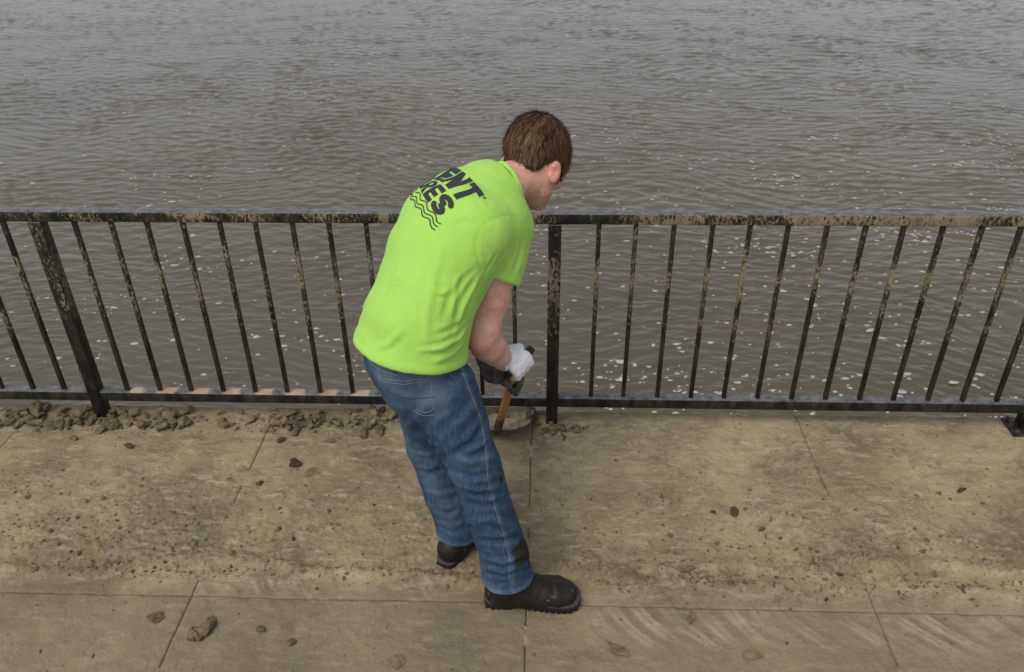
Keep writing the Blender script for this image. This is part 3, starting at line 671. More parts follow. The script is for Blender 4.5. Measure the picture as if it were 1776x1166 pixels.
# ---- body: head, neck, torso, arms, legs in one surface
def HP(r, f, u): return HC+K*(r*HR+f*HF+u*HU)
def body_upper(F):
    F.ell(HP(0, -.012, .030), HR, HF, (.079*K, .100*K, .088*K), .02)
    F.ell(HP(0, .022, -.020), HR, HF, (.066*K, .072*K, .092*K), .03)
    F.ell(HP(0, .052, -.082), HR, HF, (.045*K, .046*K, .036*K), .03)                       # chin
    for s in (-1, 1):
        F.tube([HP(s*.060, -.012, -.052), HP(s*.050, .022, -.082), HP(s*.022, .066, -.098)], [.020*K, .018*K, .017*K], .025)   # jaw line
        F.ell(HP(s*.046, .078, -.018), HR, HF, (.022, .018, .018), .02)                     # cheek
        F.ell(HP(s*.033, .098, .010), HR, HF, (.015, .010, .010), .010, True)               # eye socket
        F.ell(HP(s*.033, .086, .010), HR, HF, (.0125, .0125, .0125), .004)
        F.tube([HP(s*.015, .098, .026), HP(s*.045, .090, .030)], [.007, .006], .010)        # brow
    F.tube([HP(0, .090, .022), HP(0, .094, -.008), HP(0, .098, -.022)], [.006, .007, .008], .010)   # nose
    for s in (-1, 1): F.ell(HP(s*.010, .094, -.025), HR, HF, (.009, .010, .008), .006)
    F.tube([HP(-.022, .093, -.054), HP(0, .101, -.052), HP(.022, .093, -.054)], [.005, .007, .005], .005)
    F.tube([HP(-.018, .093, -.064), HP(0, .099, -.065), HP(.018, .093, -.064)], [.005, .008, .005], .005)
    # neck
    nb = C7+cn*-.03; F.etube([(W(866, 340, -.60), HR, .052*K, .052*K), (W(884, 318, -.585), HR, .056*K, .056*K), (HP(0, -.010, -.045), HR, .058*K, .060*K)], .03)
    F.tube([HP(.055, -.035, -.03), C7+HF*.07+HR*.03-ndir*.02], [.018, .02], .03)
    F.etube([(c, a, x*k_, y*k_) for (c, a, x, y), k_ in zip(ts, (.62, .70, .78, .8, .8, .8, .8, .75))], .03)
body_f = Field(V3(-.70, -1.14, .62), np.max([HC, C7], 0)+V3(.20, .2, .19), .0055)
def arms(F):
    e = nrm(REL-RSH); g = nrm(RWR-REL); bend = nrm(e-g)
    F.etube([(RSH, V3(0, 0, 1), .060, .060), (RSH+(REL-RSH)*.35, V3(1, 0, 0), .062, .062), (RSH+(REL-RSH)*.65, V3(1, 0, 0), .058, .058), (RSH+(REL-RSH)*.90, V3(1, 0, 0), .052, .050), (REL, V3(1, 0, 0), .050, .048)], .02)
    F.etube([(REL, V3(1, 0, 0), .050, .048), (REL+(RWR-REL)*.3, V3(1, 0, 0), .056, .055), (REL+(RWR-REL)*.65, V3(1, 0, 0), .047, .046), (RWR, V3(1, 0, 0), .038, .036), (RWR+g*.03, V3(1, 0, 0), .036, .034)], .02)
    F.tube([REL+bend*.020, REL+bend*.026-e*.02], [.022, .015], .02)
    F.tube([LSH, LSH+(LEL-LSH)*.4, LEL], [.06, .052, .044], .02); F.tube([LEL, LEL+(LWR-LEL)*.3, LEL+(LWR-LEL)*.65, LWR], [.044, .048, .038, .030], .02)
body_upper(body_f); arms(body_f)
# ear (right and left) as thin shells with a rim
for s in (1, -1):
    ec = HP(s*.070, -.014, -.050); en = nrm(HR*s*.97-HF*.25+HU*.02); eu = nrm(HU-.12*HF-en*(HU@en)); ef = np.cross(en, eu)
    body_f.ell(ec+HR*s*.010-HF*.012, en, eu, (.0055, .027*K, .014*K), .006)
    rim = [ec+HR*s*.012-HF*.014+eu*.026*K*math.sin(t)*1.02-ef*.0145*K*math.cos(t)*(1 if s > 0 else -1) for t in np.linspace(-.9, 2.6, 12)]
    body_f.tube(rim, .0055, .004)
# legs inside the jeans
RHIP = W(768, 672, -.985); RKN = W(822, 808, -1.045); RAN = W(878, 985, -1.075)
LHIP = W(733, 650, -.80); LKN = W(747, 775, -.79); LAN = W(794, 925, -.835)
V, Q = body_f.mesh(); del body_f
V = relax(V, Q, 1, .5)
h1 = np.clip(np.exp(-(np.linalg.norm(V-(C7+HU*.04+HR*.02), axis=1)/.05)**2)+np.exp(-(np.linalg.norm(V-(REL+V3(-.02, -.045, 0)), axis=1)/.035)**2)+.45*np.exp(-(np.linalg.norm(V-(RSH+(REL-RSH)*.7), axis=1)/.08)**2)+.8*np.exp(-(np.linalg.norm(V-HP(.080, -.020, -.045), axis=1)/.042)**2), 0, 1)
L_ = (V-HC)/K; fr, ff, fu = L_@HR, L_@HF, L_@HU
beard = sstep(-.02, .02, ff+.01)*sstep(-.02, -.05, fu)*sstep(-.16, -.12, fu)*(np.linalg.norm(V-HC, axis=1) < .2)
body = part('body', V, Q, M['skin']); vattr(body, 'red', h1); vattr(body, 'beard', beard)

# ---- hair: cap plus strands
hf = Field(HC-.2, HC+.2, .0042)
hf.ell(HP(0, -.014, .034), HR, HF, (.091*K, .112*K, .098*K), .02)
hf.etube([(HP(0, -.070, .0), HR, .066*K, .040*K), (HP(0, -.062, -.050), HR, .052*K, .026*K)], .03)
hf.tube([HP(.070, .030, .02), HP(.074, .018, -.028)], [.016, .009], .012); hf.tube([HP(-.070, .030, .02), HP(-.074, .018, -.028)], [.016, .009], .012)
WH = HP(.012, -.060, .110)
def hairline(P):   # >0 : removed
    L_ = (P.astype(float)-HC)/K; r, f_, u = L_@HR, L_@HF, L_@HU
    low = np.where(f_ > .03, .045+.0*u, np.where(f_ > -.03, .020-.055*sstep(.0, .03, f_)*0, -.030-.035*sstep(-.045, -.085, f_)))
    low = .050*sstep(.035, .075, f_)+(-.012)*(1-sstep(.035, .075, f_))-.020*sstep(-.01, -.045, f_)-.048*sstep(-.035, -.080, f_)
    side = (np.abs(r) > .055) & (f_ > .005) & (f_ < .045); low = np.where(side, -.030, low)
    return low-u
dd = hairline(hf.P)*K; hf.D = np.maximum(hf.D, np.clip(dd, -1, 1)*.8).astype(np.float32)
V, Q = hf.mesh(); V = relax(V, Q, 2); N = normals(V, Q)
def hang(P):
    q = P-WH; az = np.arctan2(q@HR, q@HF); return az
az = hang(V); rr_ = np.linalg.norm(V-WH, axis=1)
gq = np.stack([np.cos(az)*14, np.sin(az)*14, rr_*12], -1); gr = fbm(gq, 1, 5, 3)
V2 = V+N*(.0050*gr-.002+.003*fbm(V, 40, 88, 2))[:, None]; hair = part('hair', V2, Q, M['hair']); vattr(hair, 'tone', np.clip(.16+.2*gr, 0, 1))
bv = BVHTree.FromPolygons(V.tolist(), Q.tolist()); HV = []; HQ = []; HT = []
idx = RNG.choice(len(V), 14000)
for i in idx:
    p = V[i]; n_ = N[i]
    if hairline(p[None])[0] > -.004 and RNG.random() < .35: continue
    away = p-WH; t = away-n_*(away@n_)
    if np.linalg.norm(t) < 1e-4: t = HR
    t = nrm(t); sw = np.cross(n_, t); t = nrm(t+sw*(RNG.normal(0, .26)+.22+.35*fbm(p[None]*1., 38, 77, 2)[0])-HU*.18*(1 if (p-HC)@HU < .09 else 0)); ln = RNG.uniform(.018, .042); lift = RNG.uniform(.0015, .0100) if RNG.random() < .85 else RNG.uniform(.010, .019); wd = RNG.uniform(.0008, .0019)
    tone = np.clip(RNG.normal(.52, .20)+.5*fbm(gq[i][None], 1.7, 9, 2)[0], 0, 1); c = p.copy(); nn = n_; b0 = len(HV)
    for k in range(5):
        side_ = nrm(np.cross(nn, t)); ww = wd*(1-.75*k/4); cc = c+nn*(.0012+lift*(k/4)); HV.append(cc-side_*ww); HV.append(cc+side_*ww); HT += [tone, tone]
        q = c+t*ln/4; co, no, _, _ = bv.find_nearest(Vector(q))
        if co is None: break
        if no.dot(Vector(nn)) > .2: nn = np.array(no)
        c2 = np.array(co); c = c2 if np.linalg.norm(c2-q) < .004 else q-HU*.0008; t = nrm(t-nn*(t@nn)+HU*-.05)
        if k: HQ.append([b0+2*k-2, b0+2*k-1, b0+2*k+1, b0+2*k])
o = sub('hair_strands', np.array(HV), np.array(HQ), M['hair'], hair); vattr(o, 'tone', HT); o['kind'] = 'stuff'

# ---- jeans
jf = Field(V3(-.74, -1.30, .06), V3(.02, -.58, 1.16), .0055)
pel = [(W(703, 575, -.90), rL(22), .172, .135), (W(712, 612, -.92), rL(22), .178, .145), (W(730, 655, -.925), rL(22), .172, .128), (W(745, 690, -.92), rL(22), .162, .108)]
jf.etube(pel, .03)
jf.etube([(RHIP, V3(1, .2, 0), .108, .112), (W(792, 735, -1.01), V3(1, .2, 0), .099, .100), (RKN, V3(1, .2, 0), .086, .088), (W(846, 880, -1.06), V3(1, 0, 0), .082, .084), (W(874, 960, -1.075), V3(1, 0, 0), .084, .084), (W(881, 1006, -1.075), V3(1, 0, 0), .090, .088), (W(884, 1060, -1.075), V3(1, 0, 0), .092, .088)], .035)
jf.etube([(LHIP, V3(1, .2, 0), .110, .112), (W(742, 720, -.80), V3(1, .2, 0), .096, .096), (LKN+V3(.0, 0, 0), V3(1, .2, 0), .083, .084), (W(774, 860, -.82), V3(1, 0, 0), .076, .080), (W(792, 910, -.835), V3(1, 0, 0), .076, .078), (W(798, 960, -.835), V3(1, 0, 0), .080, .078)], .03)
jf.ell(W(704, 642, -.95), V3(1, 0, 0), V3(0, 1, 0), (.078, .11, .095), .05); jf.ell(W(702, 630, -.86), V3(1, 0, 0), V3(0, 1, 0), (.085, .10, .09), .05)
RC = W(881, 1000, -1.075); LC = W(792, 924, -.835)
jf.plane(RC, nrm(V3(.03, -.05, -1)+V3(0, 0, 0)), .005, lambda P: P[..., 1] < -.955)
jf.plane(LC, nrm(V3(-.05, -.05, -1)), .005, lambda P: P[..., 1] >= -.955)
V, Q = jf.mesh(); V = relax(V, Q, 2); del jf
JF = [([(745, 690), (720, 730), (705, 745)], .018, .006), ([(715, 785), (745, 790), (775, 782)], .012, .006), ([(716, 815), (745, 822), (780, 812)], .012, -.006), ([(735, 850), (765, 858), (795, 850)], .012, .006), ([(752, 885), (780, 890), (808, 880)], .011, -.006), ([(755, 905), (785, 915), (815, 902)], .012, .006),
      ([(785, 792), (815, 802), (862, 790)], .014, .007), ([(782, 815), (820, 828), (868, 815)], .013, -.007), ([(790, 842), (830, 850), (874, 842)], .013, .006), ([(800, 870), (840, 878), (880, 868)], .014, -.005), ([(812, 905), (850, 900), (900, 915)], .014, .007), ([(820, 935), (860, 940), (910, 930)], .012, -.006), ([(830, 965), (870, 975), (918, 960)], .012, .007), ([(836, 992), (875, 1000), (920, 985)], .010, -.004),
      ([(830, 690), (810, 720), (770, 760)], .018, .005), ([(842, 730), (820, 765), (785, 790)], .016, -.006), ([(700, 700), (725, 740), (760, 790), (775, 830)], .02, -.005), ([(838, 660), (815, 665), (800, 660)], .012, -.004), ([(720, 750), (740, 770), (765, 775)], .012, .006), ([(845, 760), (830, 775), (800, 785)], .010, .005)]
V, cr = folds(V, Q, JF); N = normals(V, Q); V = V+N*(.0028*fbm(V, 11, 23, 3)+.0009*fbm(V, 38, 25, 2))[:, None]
N = normals(V, Q); pr = proj(V)
seamp = [(800, 640), (815, 680), (833, 725), (842, 775), (846, 830), (858, 880), (875, 930), (885, 975), (890, 1020)]
c = curve_on(V, N, seamp, 5); d = seg_dist(V, rows(c)); V = V+N*(.0028*np.exp(-((d-.004)/.004)**2)-.002*np.exp(-(d/.003)**2))[:, None]
wear = np.exp(-((d-.006)/.006)**2)*.35
for pc, ax, nn_ in ((RC, nrm(V3(.03, -.05, -1)), V[:, 1] < -.955), (LC, nrm(V3(-.05, -.05, -1)), V[:, 1] >= -.955)):
    q = (V-pc)@ax; wear = np.maximum(wear, nn_*sstep(-.03, -.004, q)*(V[:, 2] < .35)*(.5+.5*noise(V, 60, 3))); V = V+N*((V[:, 2] < .4)*nn_*.002*sstep(-.024, -.018, q))[:, None]
mp = W(905, 958, -1.09); dm = np.hypot((pr[:, 0]-905)/17, (pr[:, 1]-962)/27)+.35*fbm(V, 25, 8, 3); mud = sstep(1.0, .75, dm)*(V[:, 1] < -.955)
mud = np.maximum(mud, sstep(1., .7, np.hypot((pr[:, 0]-869)/4, (pr[:, 1]-832)/7)+.3*fbm(V, 50, 8, 2)))
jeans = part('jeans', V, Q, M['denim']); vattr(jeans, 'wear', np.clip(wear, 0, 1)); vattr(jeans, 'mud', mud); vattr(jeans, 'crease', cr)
JV, JQ, JN = V, Q, normals(V, Q); jt = BVHTree.FromPolygons(V.tolist(), Q.tolist())
def stitch(pix, rad=.0008, mat='thread', name='stitching', off=.0012, dash=True):
    c = curve_on(JV, JN, pix, 3); P = []
    for p, n_ in c:
        co, no, _, _ = jt.find_nearest(Vector(p)); no = np.array(no); P.append(np.array(co)+no*off)
    P = np.array(P)
    for _ in range(3): P[1:-1] = (P[:-2]+2*P[1:-1]+P[2:])/4
    v, f = tube(list(P), rad, 5); return sub(name, v, f, M[mat], jeans)
stitch(seamp[:-1], .0008); stitch([(x-4, y) for x, y in seamp[:-1]], .0016, 'tdark', 'seam', .0002)
stitch([(658, 656), (664, 662), (700, 667), (735, 661), (751, 656)]); stitch([(656, 651), (664, 657), (700, 662), (735, 656), (752, 651)])
stitch([(751, 656), (753, 690), (757, 718), (735, 722), (718, 712)]); stitch([(747, 660), (749, 690), (752, 712), (735, 717), (722, 709)], .0009)
stitch([(672, 678), (700, 690), (730, 692), (752, 688)], .0010, 'tdark'); stitch([(770, 783), (776, 820), (785, 848), (800, 880), (812, 915)], .0012, 'tdark', 'seam', .0003)
stitch([(640, 625), (648, 634), (668, 645), (690, 652)], .0011)
del jt
# legs and feet of the body stay inside the jeans and boots: one surface with the torso is read from 'body'

# ---- boots
def boot(ank, heel, ang, mir):
    t = V3(math.cos(R(ang)), math.sin(R(ang)), 0); s_ = V3(-t[1], t[0], 0); Z1 = V3(0, 0, 1)
    def B(f_, l_, z_): return V3(heel[0], heel[1], 0)+t*f_+s_*l_*mir+Z1*z_
    F = Field(np.min([B(0, 0, 0), B(.36, 0, 0)], 0)-V3(.09, .09, 0), np.max([B(0, 0, 0), B(.36, 0, 0)], 0)+V3(.09, .09, .28), .0045)
    F.etube([(B(.065, 0, .055), s_, .050, .052), (B(.13, 0, .055), s_, .050, .055), (B(.20, .004, .050), s_, .056, .048), (B(.265, .006, .045), s_, .062, .042), (B(.300, .004, .042), s_, .052, .036)], .02)
    F.etube([(B(.06, 0, .06), s_, .046, .055), (ank+V3(0, 0, -.03), s_, .052, .060), (ank+V3(0, 0, .07), s_, .056, .062)], .03)
    F.etube([(ank+t*.02-V3(0, 0, .02), s_, .045, .045), (B(.17, 0, .085), s_, .043, .038), (B(.23, .003, .062), s_, .045, .034)], .03)
    F.plane(B(0, 0, .026), -Z1, .003)
    V, Q = F.mesh(); V = relax(V, Q, 2); N = normals(V, Q)
    ll = (V-B(0, 0, 0))@t; zz = V[:, 2]
    V = V+N*(.0016*fbm(V, 30, 6, 3)+.0022*np.sin(ll*120+6*noise(V, 8, 2))*np.exp(-((ll-.21)/.03)**2)*sstep(.05, .08, zz))[:, None]
    toe = (ll > .235+.05*np.abs((V-B(.2, 0, 0))@s_)/.06*0); V = V+N*(.002*sstep(.262, .266, ll+.012*np.cos(((V-B(0, 0, 0))@s_)*30)))[:, None]
    b = part('boot', V, Q, M['boot'])
    def outline(f_):     # half widths along the foot
        x = f_/.345; wv = .046+.012*math.sin(min(1, max(0, x))*math.pi*.9-.6) if 0 else 0
        return wv
    pts = [(-.002, 0), (.004, .028), (.030, .045), (.09, .043), (.14, .041), (.20, .052), (.26, .064), (.31, .062), (.338, .048), (.350, .022), (.352, 0), (.350, -.022), (.338, -.048), (.31, -.060), (.26, -.060), (.20, -.048), (.14, -.040), (.09, -.043), (.030, -.045), (.004, -.028)]
    # smooth closed outline
    P2 = np.array(pts)
    for _ in range(2):
        nx_ = np.roll(P2, -1, 0); P2 = np.stack([P2*.75+nx_*.25, P2*.25+nx_*.75], 1).reshape(-1, 2)
    n = len(P2); cen = P2.mean(0)
    def lay(zs): 
        VV = []; FF_ = []
        for z_, k in zs:
            for p in P2: q = cen+(p-cen)*k; VV.append(B(q[0], q[1], z_))
        for i in range(len(zs)-1):
            for j in range(n): j2 = (j+1) % n; FF_.append([i*n+j, i*n+j2, (i+1)*n+j2, (i+1)*n+j])
        FF_ += [list(range(n))[::-1], [(len(zs)-1)*n+j for j in range(n)]]
        return VV, FF_
    v, f = lay([(.012, .99), (.016, 1.0), (.026, 1.0), (.030, .985)]); so_ = sub('sole', v, f, M['sole'], b)
    v, f = lay([(.0302, .985), (.033, 1.0), (.036, .995), (.038, .96)]); sub('welt', v, f, M['welt'], b)
    lug = []
    for x_ in list(np.arange(.012, .10, .021))+list(np.arange(.165, .34, .021)):
        hw = np.interp(x_, [0, .03, .09, .14, .2, .26, .31, .34], [.03, .045, .043, .041, .05, .061, .060, .042])
        for sd in (-1, 1):
            vv, fc = bev_box(0, 0, 0, .0135, hw*.62, .0145, .0025); vv = [B(x_+q[0], sd*hw*.63+q[1], .0073+q[2]) for q in vv]; lug.append((vv, fc)); sub('tread_lug', vv, fc, M['sole'], b)
    return b
boot(RAN+V3(0, 0, .02), (-.248, -1.080), 1.5, 1)
boot(LAN+V3(0, 0, .02), (-.418, -.935), 60, -1)

# ------------------------------------------------------------------ shovel
def lerp(a, b, t): return a+(b-a)*t
SB = W(863, 744, -.175); ST = W(893, 643, -.655); sd_ = nrm(ST-SB)
shovel = empty('shovel', tuple(SB), 'shovel with orange wooden shaft and mud caked blade held by the person', 'shovel')
def spart(name, V, Q, m, smooth=True):
    o = mk(name, V, Q, m, None, smooth); reparent(o, shovel); return o
A0 = lerp(SB, ST, .22)
v, f = tube([A0-sd_*.01, lerp(SB, ST, .5), lerp(SB, ST, .8), ST+sd_*.0], [.0165, .0168, .0165, .0155], 20); spart('shaft', v, f, M['wood'])
v, f = tube([SB+V3(0, .055, -.050), SB+V3(0, .02, -.028), SB+sd_*.02, SB+sd_*.06, A0+sd_*.004], [.010, .017, .019, .0195, .0185], 16); spart('socket', v, f, M['steel'])
# blade: dished sheet with real thickness
bl0 = SB+V3(.004, -.006, -.012); nb_, nl = 25, 21
def blade_pt(i, j, off):
    u = -1+2*i/(nb_-1); t = j/(nl-1); wd = .158*(1-.10*t)*(1-.5*max(0, .12-t)**1.2); ln = .245
    x = u*wd; yv = t*ln-.018*(1-abs(u)**2.5)*0+.012*u*u*(1-t)
    z = .012-.052*sstep(0, .35, t)*.55-.022*t+.050*abs(u)**3.2*(1-.55*t)-.014*(1-u*u)*math.sin(t*math.pi)*.6
    base = np.array([bl0[0]+x, bl0[1]+yv, max(.005, bl0[2]-.012+z)])
    return base+V3(0, 0, off)+V3(0, 0, .0025*float(noise(V3(x, yv, 3.), 30, 5)))*(1 if off else 0)
VV = [blade_pt(i, j, 0.) for j in range(nl) for i in range(nb_)]+[blade_pt(i, j, .0035) for j in range(nl) for i in range(nb_)]
n0 = nl*nb_; FQ = []
for j in range(nl-1):
    for i in range(nb_-1):
        a = j*nb_+i; FQ.append([a, a+nb_, a+nb_+1, a+1]); FQ.append([n0+a, n0+a+1, n0+a+nb_+1, n0+a+nb_])
edge = [i for i in range(nb_)]+[j*nb_+nb_-1 for j in range(1, nl)]+[(nl-1)*nb_+i for i in range(nb_-2, -1, -1)]+[j*nb_ for j in range(nl-2, 0, -1)]
for a, b_ in zip(edge, edge[1:]+edge[:1]): FQ.append([a, b_, n0+b_, n0+a])
blade = spart('blade', VV, FQ, M['steel'])
# layer of wet-dry mud lying in the dish
MV = []; MQ = []; ni, nj = 34, 30
for j in range(nj):
    for i in range(ni):
        uu = .5*(nb_-1)+(i/(ni-1)-.5)*(nb_-1)*.93; tt = (nl-1)*(.06+.92*j/(nj-1))
        p = blade_pt(uu, tt, .0); e = min(i, ni-1-i, j+1, nj-j)/5; MV.append(p+V3(0, 0, .002+min(1, e)*(.006+.005*float(fbm(p, 35, 4, 3)))))
for j in range(nj-1):
    for i in range(ni-1): a = j*ni+i; MQ.append([a, a+1, a+ni+1, a+ni])
sub_ = mk('caked_mud', MV, MQ, simple('caked_mud', (.20, .165, .10), .8, (45, .9, .010), .25, .6, 22)); sub_.parent = blade
# D grip
gx = nrm(cb(.62, .62, -.45)); gx = nrm(gx-sd_*(gx@sd_)); GB = ST+sd_*.070
v, f = tube([GB-gx*.060, GB-gx*.03, GB, GB+gx*.03, GB+gx*.078, GB+gx*.084], [.015, .0165, .0165, .0165, .0165, .012], 16); spart('grip', v, f, M['black'])
for s in (-1, 1):
    v, f = tube([ST-sd_*.012, ST+sd_*.010+gx*s*.022, ST+sd_*.04+gx*s*.052, GB+gx*s*.056], [.016, .012, .0105, .012], 12); spart('grip_arm', v, f, M['black'])

# ------------------------------------------------------------------ gloved hands
def glove(name, mat, wrist, fdir, ax, bar, br, out, side, thumb_at, cuff_r, nf=4, span=.0215, palm=(.044, .020, .046)):
    """ax: axis of what is held, out: side where the palm lies, side: way the fingers go round"""
    ax = nrm(ax); out = nrm(out-ax*(out@ax)); side = nrm(np.cross(ax, out))*(1 if side > 0 else -1)
    F = Field(np.min([bar, wrist], 0)-.12, np.max([bar, wrist], 0)+.12, .0030); rr = br+.013
    pc = bar+out*(rr+.010)-side*.018
    F.etube([(wrist, ax, cuff_r, cuff_r*.9), (lerp(wrist, pc, .6), ax, .040, .030), (pc, ax, .046, .024)], .02)
    F.ell(pc, ax, side, (.048, .040, .021), .02)
    for k in range(nf):
        q = bar+ax*(k-(nf-1)/2)*span*1.03; ln = [1., 1.06, 1.0, .86][k]
        def at(deg, r_): a = math.radians(deg*ln); return q+(out*math.cos(a)+side*math.sin(a))*r_
        pts = [at(-8, rr+.012), at(28, rr+.009), at(62, rr+.005), at(105, rr+.003), at(150, rr+.002), at(198, rr+.001)]
        F.tube(pts, [.0118, .0122, .0108, .0106, .0100, .0092], .0016)
    q = bar+ax*thumb_at
    F.tube([pc-side*.012+ax*thumb_at*.4, q+(out*.7-side*.8)*rr*1.1, q+(-side*1.0+out*.0)*(rr+.002)+ax*thumb_at*.10, q+(-side*.75-out*.7)*(rr+.0)-ax*0*.0], [.017, .0145, .0125, .0105], .006)
    V, Q = F.mesh(); V = relax(V, Q, 1); N = normals(V, Q)
    V = V+N*(.0009*fbm(V, 70, 3, 3))[:, None]
    o = part(name, V, Q, mat); return o, pc
RG, rpc = glove('glove', M['glove'], lerp(RWR, RWR+nrm(RWR-REL)*.05, .5), None, gx, GB, .0165, cb(-.35, .15, .92), 1, .045, .031)
# ribbed cuff
fd = nrm(rpc-RWR); cuu = nrm(np.cross(fd, UP)); cvv = np.cross(fd, cuu)
def cuff(c, d, r0, r1, L, mat, par, rib=.0016, nr=26):
    d = nrm(d); u_ = nrm(np.cross(d, V3(.2, .1, .9))); v_ = np.cross(d, u_); VV = []; FF_ = []; n = nr*4; m = 10
    for j in range(m+3):
        if j <= m: t = j/m; r = r0+(r1-r0)*t; z_ = L*t; k = 1.
        else: r = r0+(-.003 if j == m+1 else -.004); z_ = (.001 if j == m+1 else .01); k = 0
        for i in range(n):
            a = 2*math.pi*i/n; q = r+k*rib*math.sin(a*nr)*(1-.5*t)+k*.0012*math.sin(3*a+1); VV.append(c+d*z_+q*(math.cos(a)*u_+math.sin(a)*v_))
    def strip(r1_, r2_):
        for i in range(n): i2 = (i+1) % n; FF_.append([r1_*n+i, r1_*n+i2, r2_*n+i2, r2_*n+i])
    for j in range(m): strip(j, j+1)
    strip(m+1, 0); strip(m+2, m+1)
    o = sub('cuff', np.array(VV), np.array(FF_) if len(VV) >= 2000 else FF_, mat, par); return o
cuff(RWR-fd*.006, fd, .0435, .0385, .050, M['glove'], RG, .0022, 24)
LGc = lerp(SB, ST, .835)
LG, lpc = glove('glove', M['gdirt'], LWR, None, sd_, LGc, .016, cb(-.35, .25, -.9), -1, .035, .041)
LG['label'] = 'glove blackened with wet mud on the lower hand'; RG['label'] = 'clean white knitted glove on the upper hand'
fd2 = nrm(lpc-LWR); fl2 = nrm(LWR-LEL); cuff(LWR-fl2*.075, fl2, .045, .038, .085, M['gdirt'], LG)

# ------------------------------------------------------------------ print on the back of the shirt
st_ = BVHTree.FromPolygons(SV.tolist(), SQ.tolist())
def hit(px, py):
    d = (px-888)/F_PX*RIGHT-(py-583)/F_PX*UP+FWD; co, no, _, _ = st_.ray_cast(Vector(CAM), Vector(nrm(d))); return None if co is None else np.array(co)
def zz(x, y): return 690+x/8.967, 280+y/8.967
_cp = [(1345, 525), (973, 690), (930, 712), (628, 885)]; _k = np.r_[np.linspace(0, 1, 13), 1+np.linspace(.25, 1, 4), 2+np.linspace(.08, 1, 12)]
col0 = [hit(*zz(np.interp(t, range(4), [q[0] for q in _cp]), np.interp(t, range(4), [q[1] for q in _cp]))) for t in _k]
cl_ = np.r_[0, np.cumsum([np.linalg.norm(a-b) for a, b in zip(col0[1:], col0[:-1])])]
def nearest(p): co, no, _, _ = st_.find_nearest(Vector(p)); return np.array(co), np.array(no)
T1, T2 = hit(*zz(1340, 530)), hit(*zz(1190, 342)); print('T width', np.linalg.norm(T1-T2), 'col', cl_[-1])
E1 = hit(*zz(1035, 207)); print('N width', np.linalg.norm(hit(*zz(1165, 322))-E1), 'top len', np.linalg.norm(T1-E1))
GW = .34; ns = 69; G = []
d0 = nrm(T2-T1)
for p in col0:
    rw = [p]; d = d0.copy()
    for i in range(ns-1):
        co, no = nearest(rw[-1]); d = nrm(d-no*(d@no)); q, no = nearest(rw[-1]+d*GW/(ns-1)); rw.append(q)
    G.append(rw)
G = np.array(G); tcol = cl_
def gpos(s_, t_):      # s: metres leftwards from the right edge, t: metres down
    i = np.clip(np.asarray(s_)/GW*(ns-1), 0, ns-1.001); j = np.interp(t_, tcol, np.arange(len(tcol))); j = np.clip(j, 0, len(tcol)-1.001)
    i0, j0 = np.floor(i).astype(int), np.floor(j).astype(int); a, b_ = (i-i0)[..., None], (j-j0)[..., None]
    return G[j0, i0]*(1-a)*(1-b_)+G[j0, i0+1]*a*(1-b_)+G[j0+1, i0]*(1-a)*b_+G[j0+1, i0+1]*a*b_
def inpoly(x, y, P):
    r = np.zeros(x.shape, bool); n = len(P)
    for k in range(n):
        (x1, y1), (x2, y2) = P[k], P[(k+1) % n]
        if y1 == y2: continue
        c = ((y1 > y) != (y2 > y)) & (x < (x2-x1)*(y-y1)/(y2-y1)+x1); r ^= c
    return r
def stroke(x, y, P, wd, asp=1.):
    d = np.full(x.shape, 9.)
    for (x1, y1), (x2, y2) in zip(P[:-1], P[1:]):
        dx, dy = (x2-x1)*asp, y2-y1; t = np.clip((((x-x1)*asp)*dx+(y-y1)*dy)/(dx*dx+dy*dy), 0, 1); d = np.minimum(d, np.hypot((x-x1)*asp-t*dx, y-y1-t*dy))
    return d < wd
b4 = [(0, 0), (.36, 0), (.36, 1), (0, 1)]
def arc(cx, cy, rx, ry, a0, a1, n=14): return [(cx+rx*math.cos(R(a0+(a1-a0)*i/n)), cy-ry*math.sin(R(a0+(a1-a0)*i/n))) for i in range(n+1)]
def glyph(ch, x, y):
    if ch == 'E': return inpoly(x, y, b4) | ((x >= 0) & (x <= 1) & ((y < .25) | ((y > .38) & (y < .62) & (x < .93)) | (y > .75)))
    if ch == 'T': return (y < .27) | ((x > .33) & (x < .67))
    if ch == 'N': return (x < .31) | (x > .69) | inpoly(x, y, [(0, 0), (.36, 0), (1, 1), (.64, 1)])
    if ch == 'K': return inpoly(x, y, b4) | inpoly(x, y, [(.3, .45), (.62, 0), (1, 0), (.62, .5), (1, 1), (.6, 1), (.3, .6)])
    if ch == 'A': return inpoly(x, y, [(.33, 0), (.67, 0), (1, 1), (.66, 1), (.5, .35), (.34, 1), (0, 1)]) | ((y > .62) & (y < .82) & (x > .25) & (x < .75))
    if ch == 'R':
        o_ = ((x < .6) & (y < .64)) | (((x-.6)/.4)**2+((y-.32)/.32)**2 < 1); hole = ((x > .33) & (x < .58) & (y > .22) & (y < .42)) | (((x-.56)/.12)**2+((y-.32)/.10)**2 < 1)
        return (o_ & ~hole) | inpoly(x, y, [(0, 0), (.33, 0), (.33, 1), (0, 1)]) | inpoly(x, y, [(.38, .58), (.72, .55), (1.0, 1), (.66, 1)])
    P = arc(.5, .275, .34, .15, 20, 270)+arc(.5, .725, .34, .15, 90, -160)
    if ch == 'S': return stroke(x, y, P, .125, .8)
    if ch == 'C': return stroke(x, y, arc(.5, .5, .34, .36, 50, 310), .14, .8)
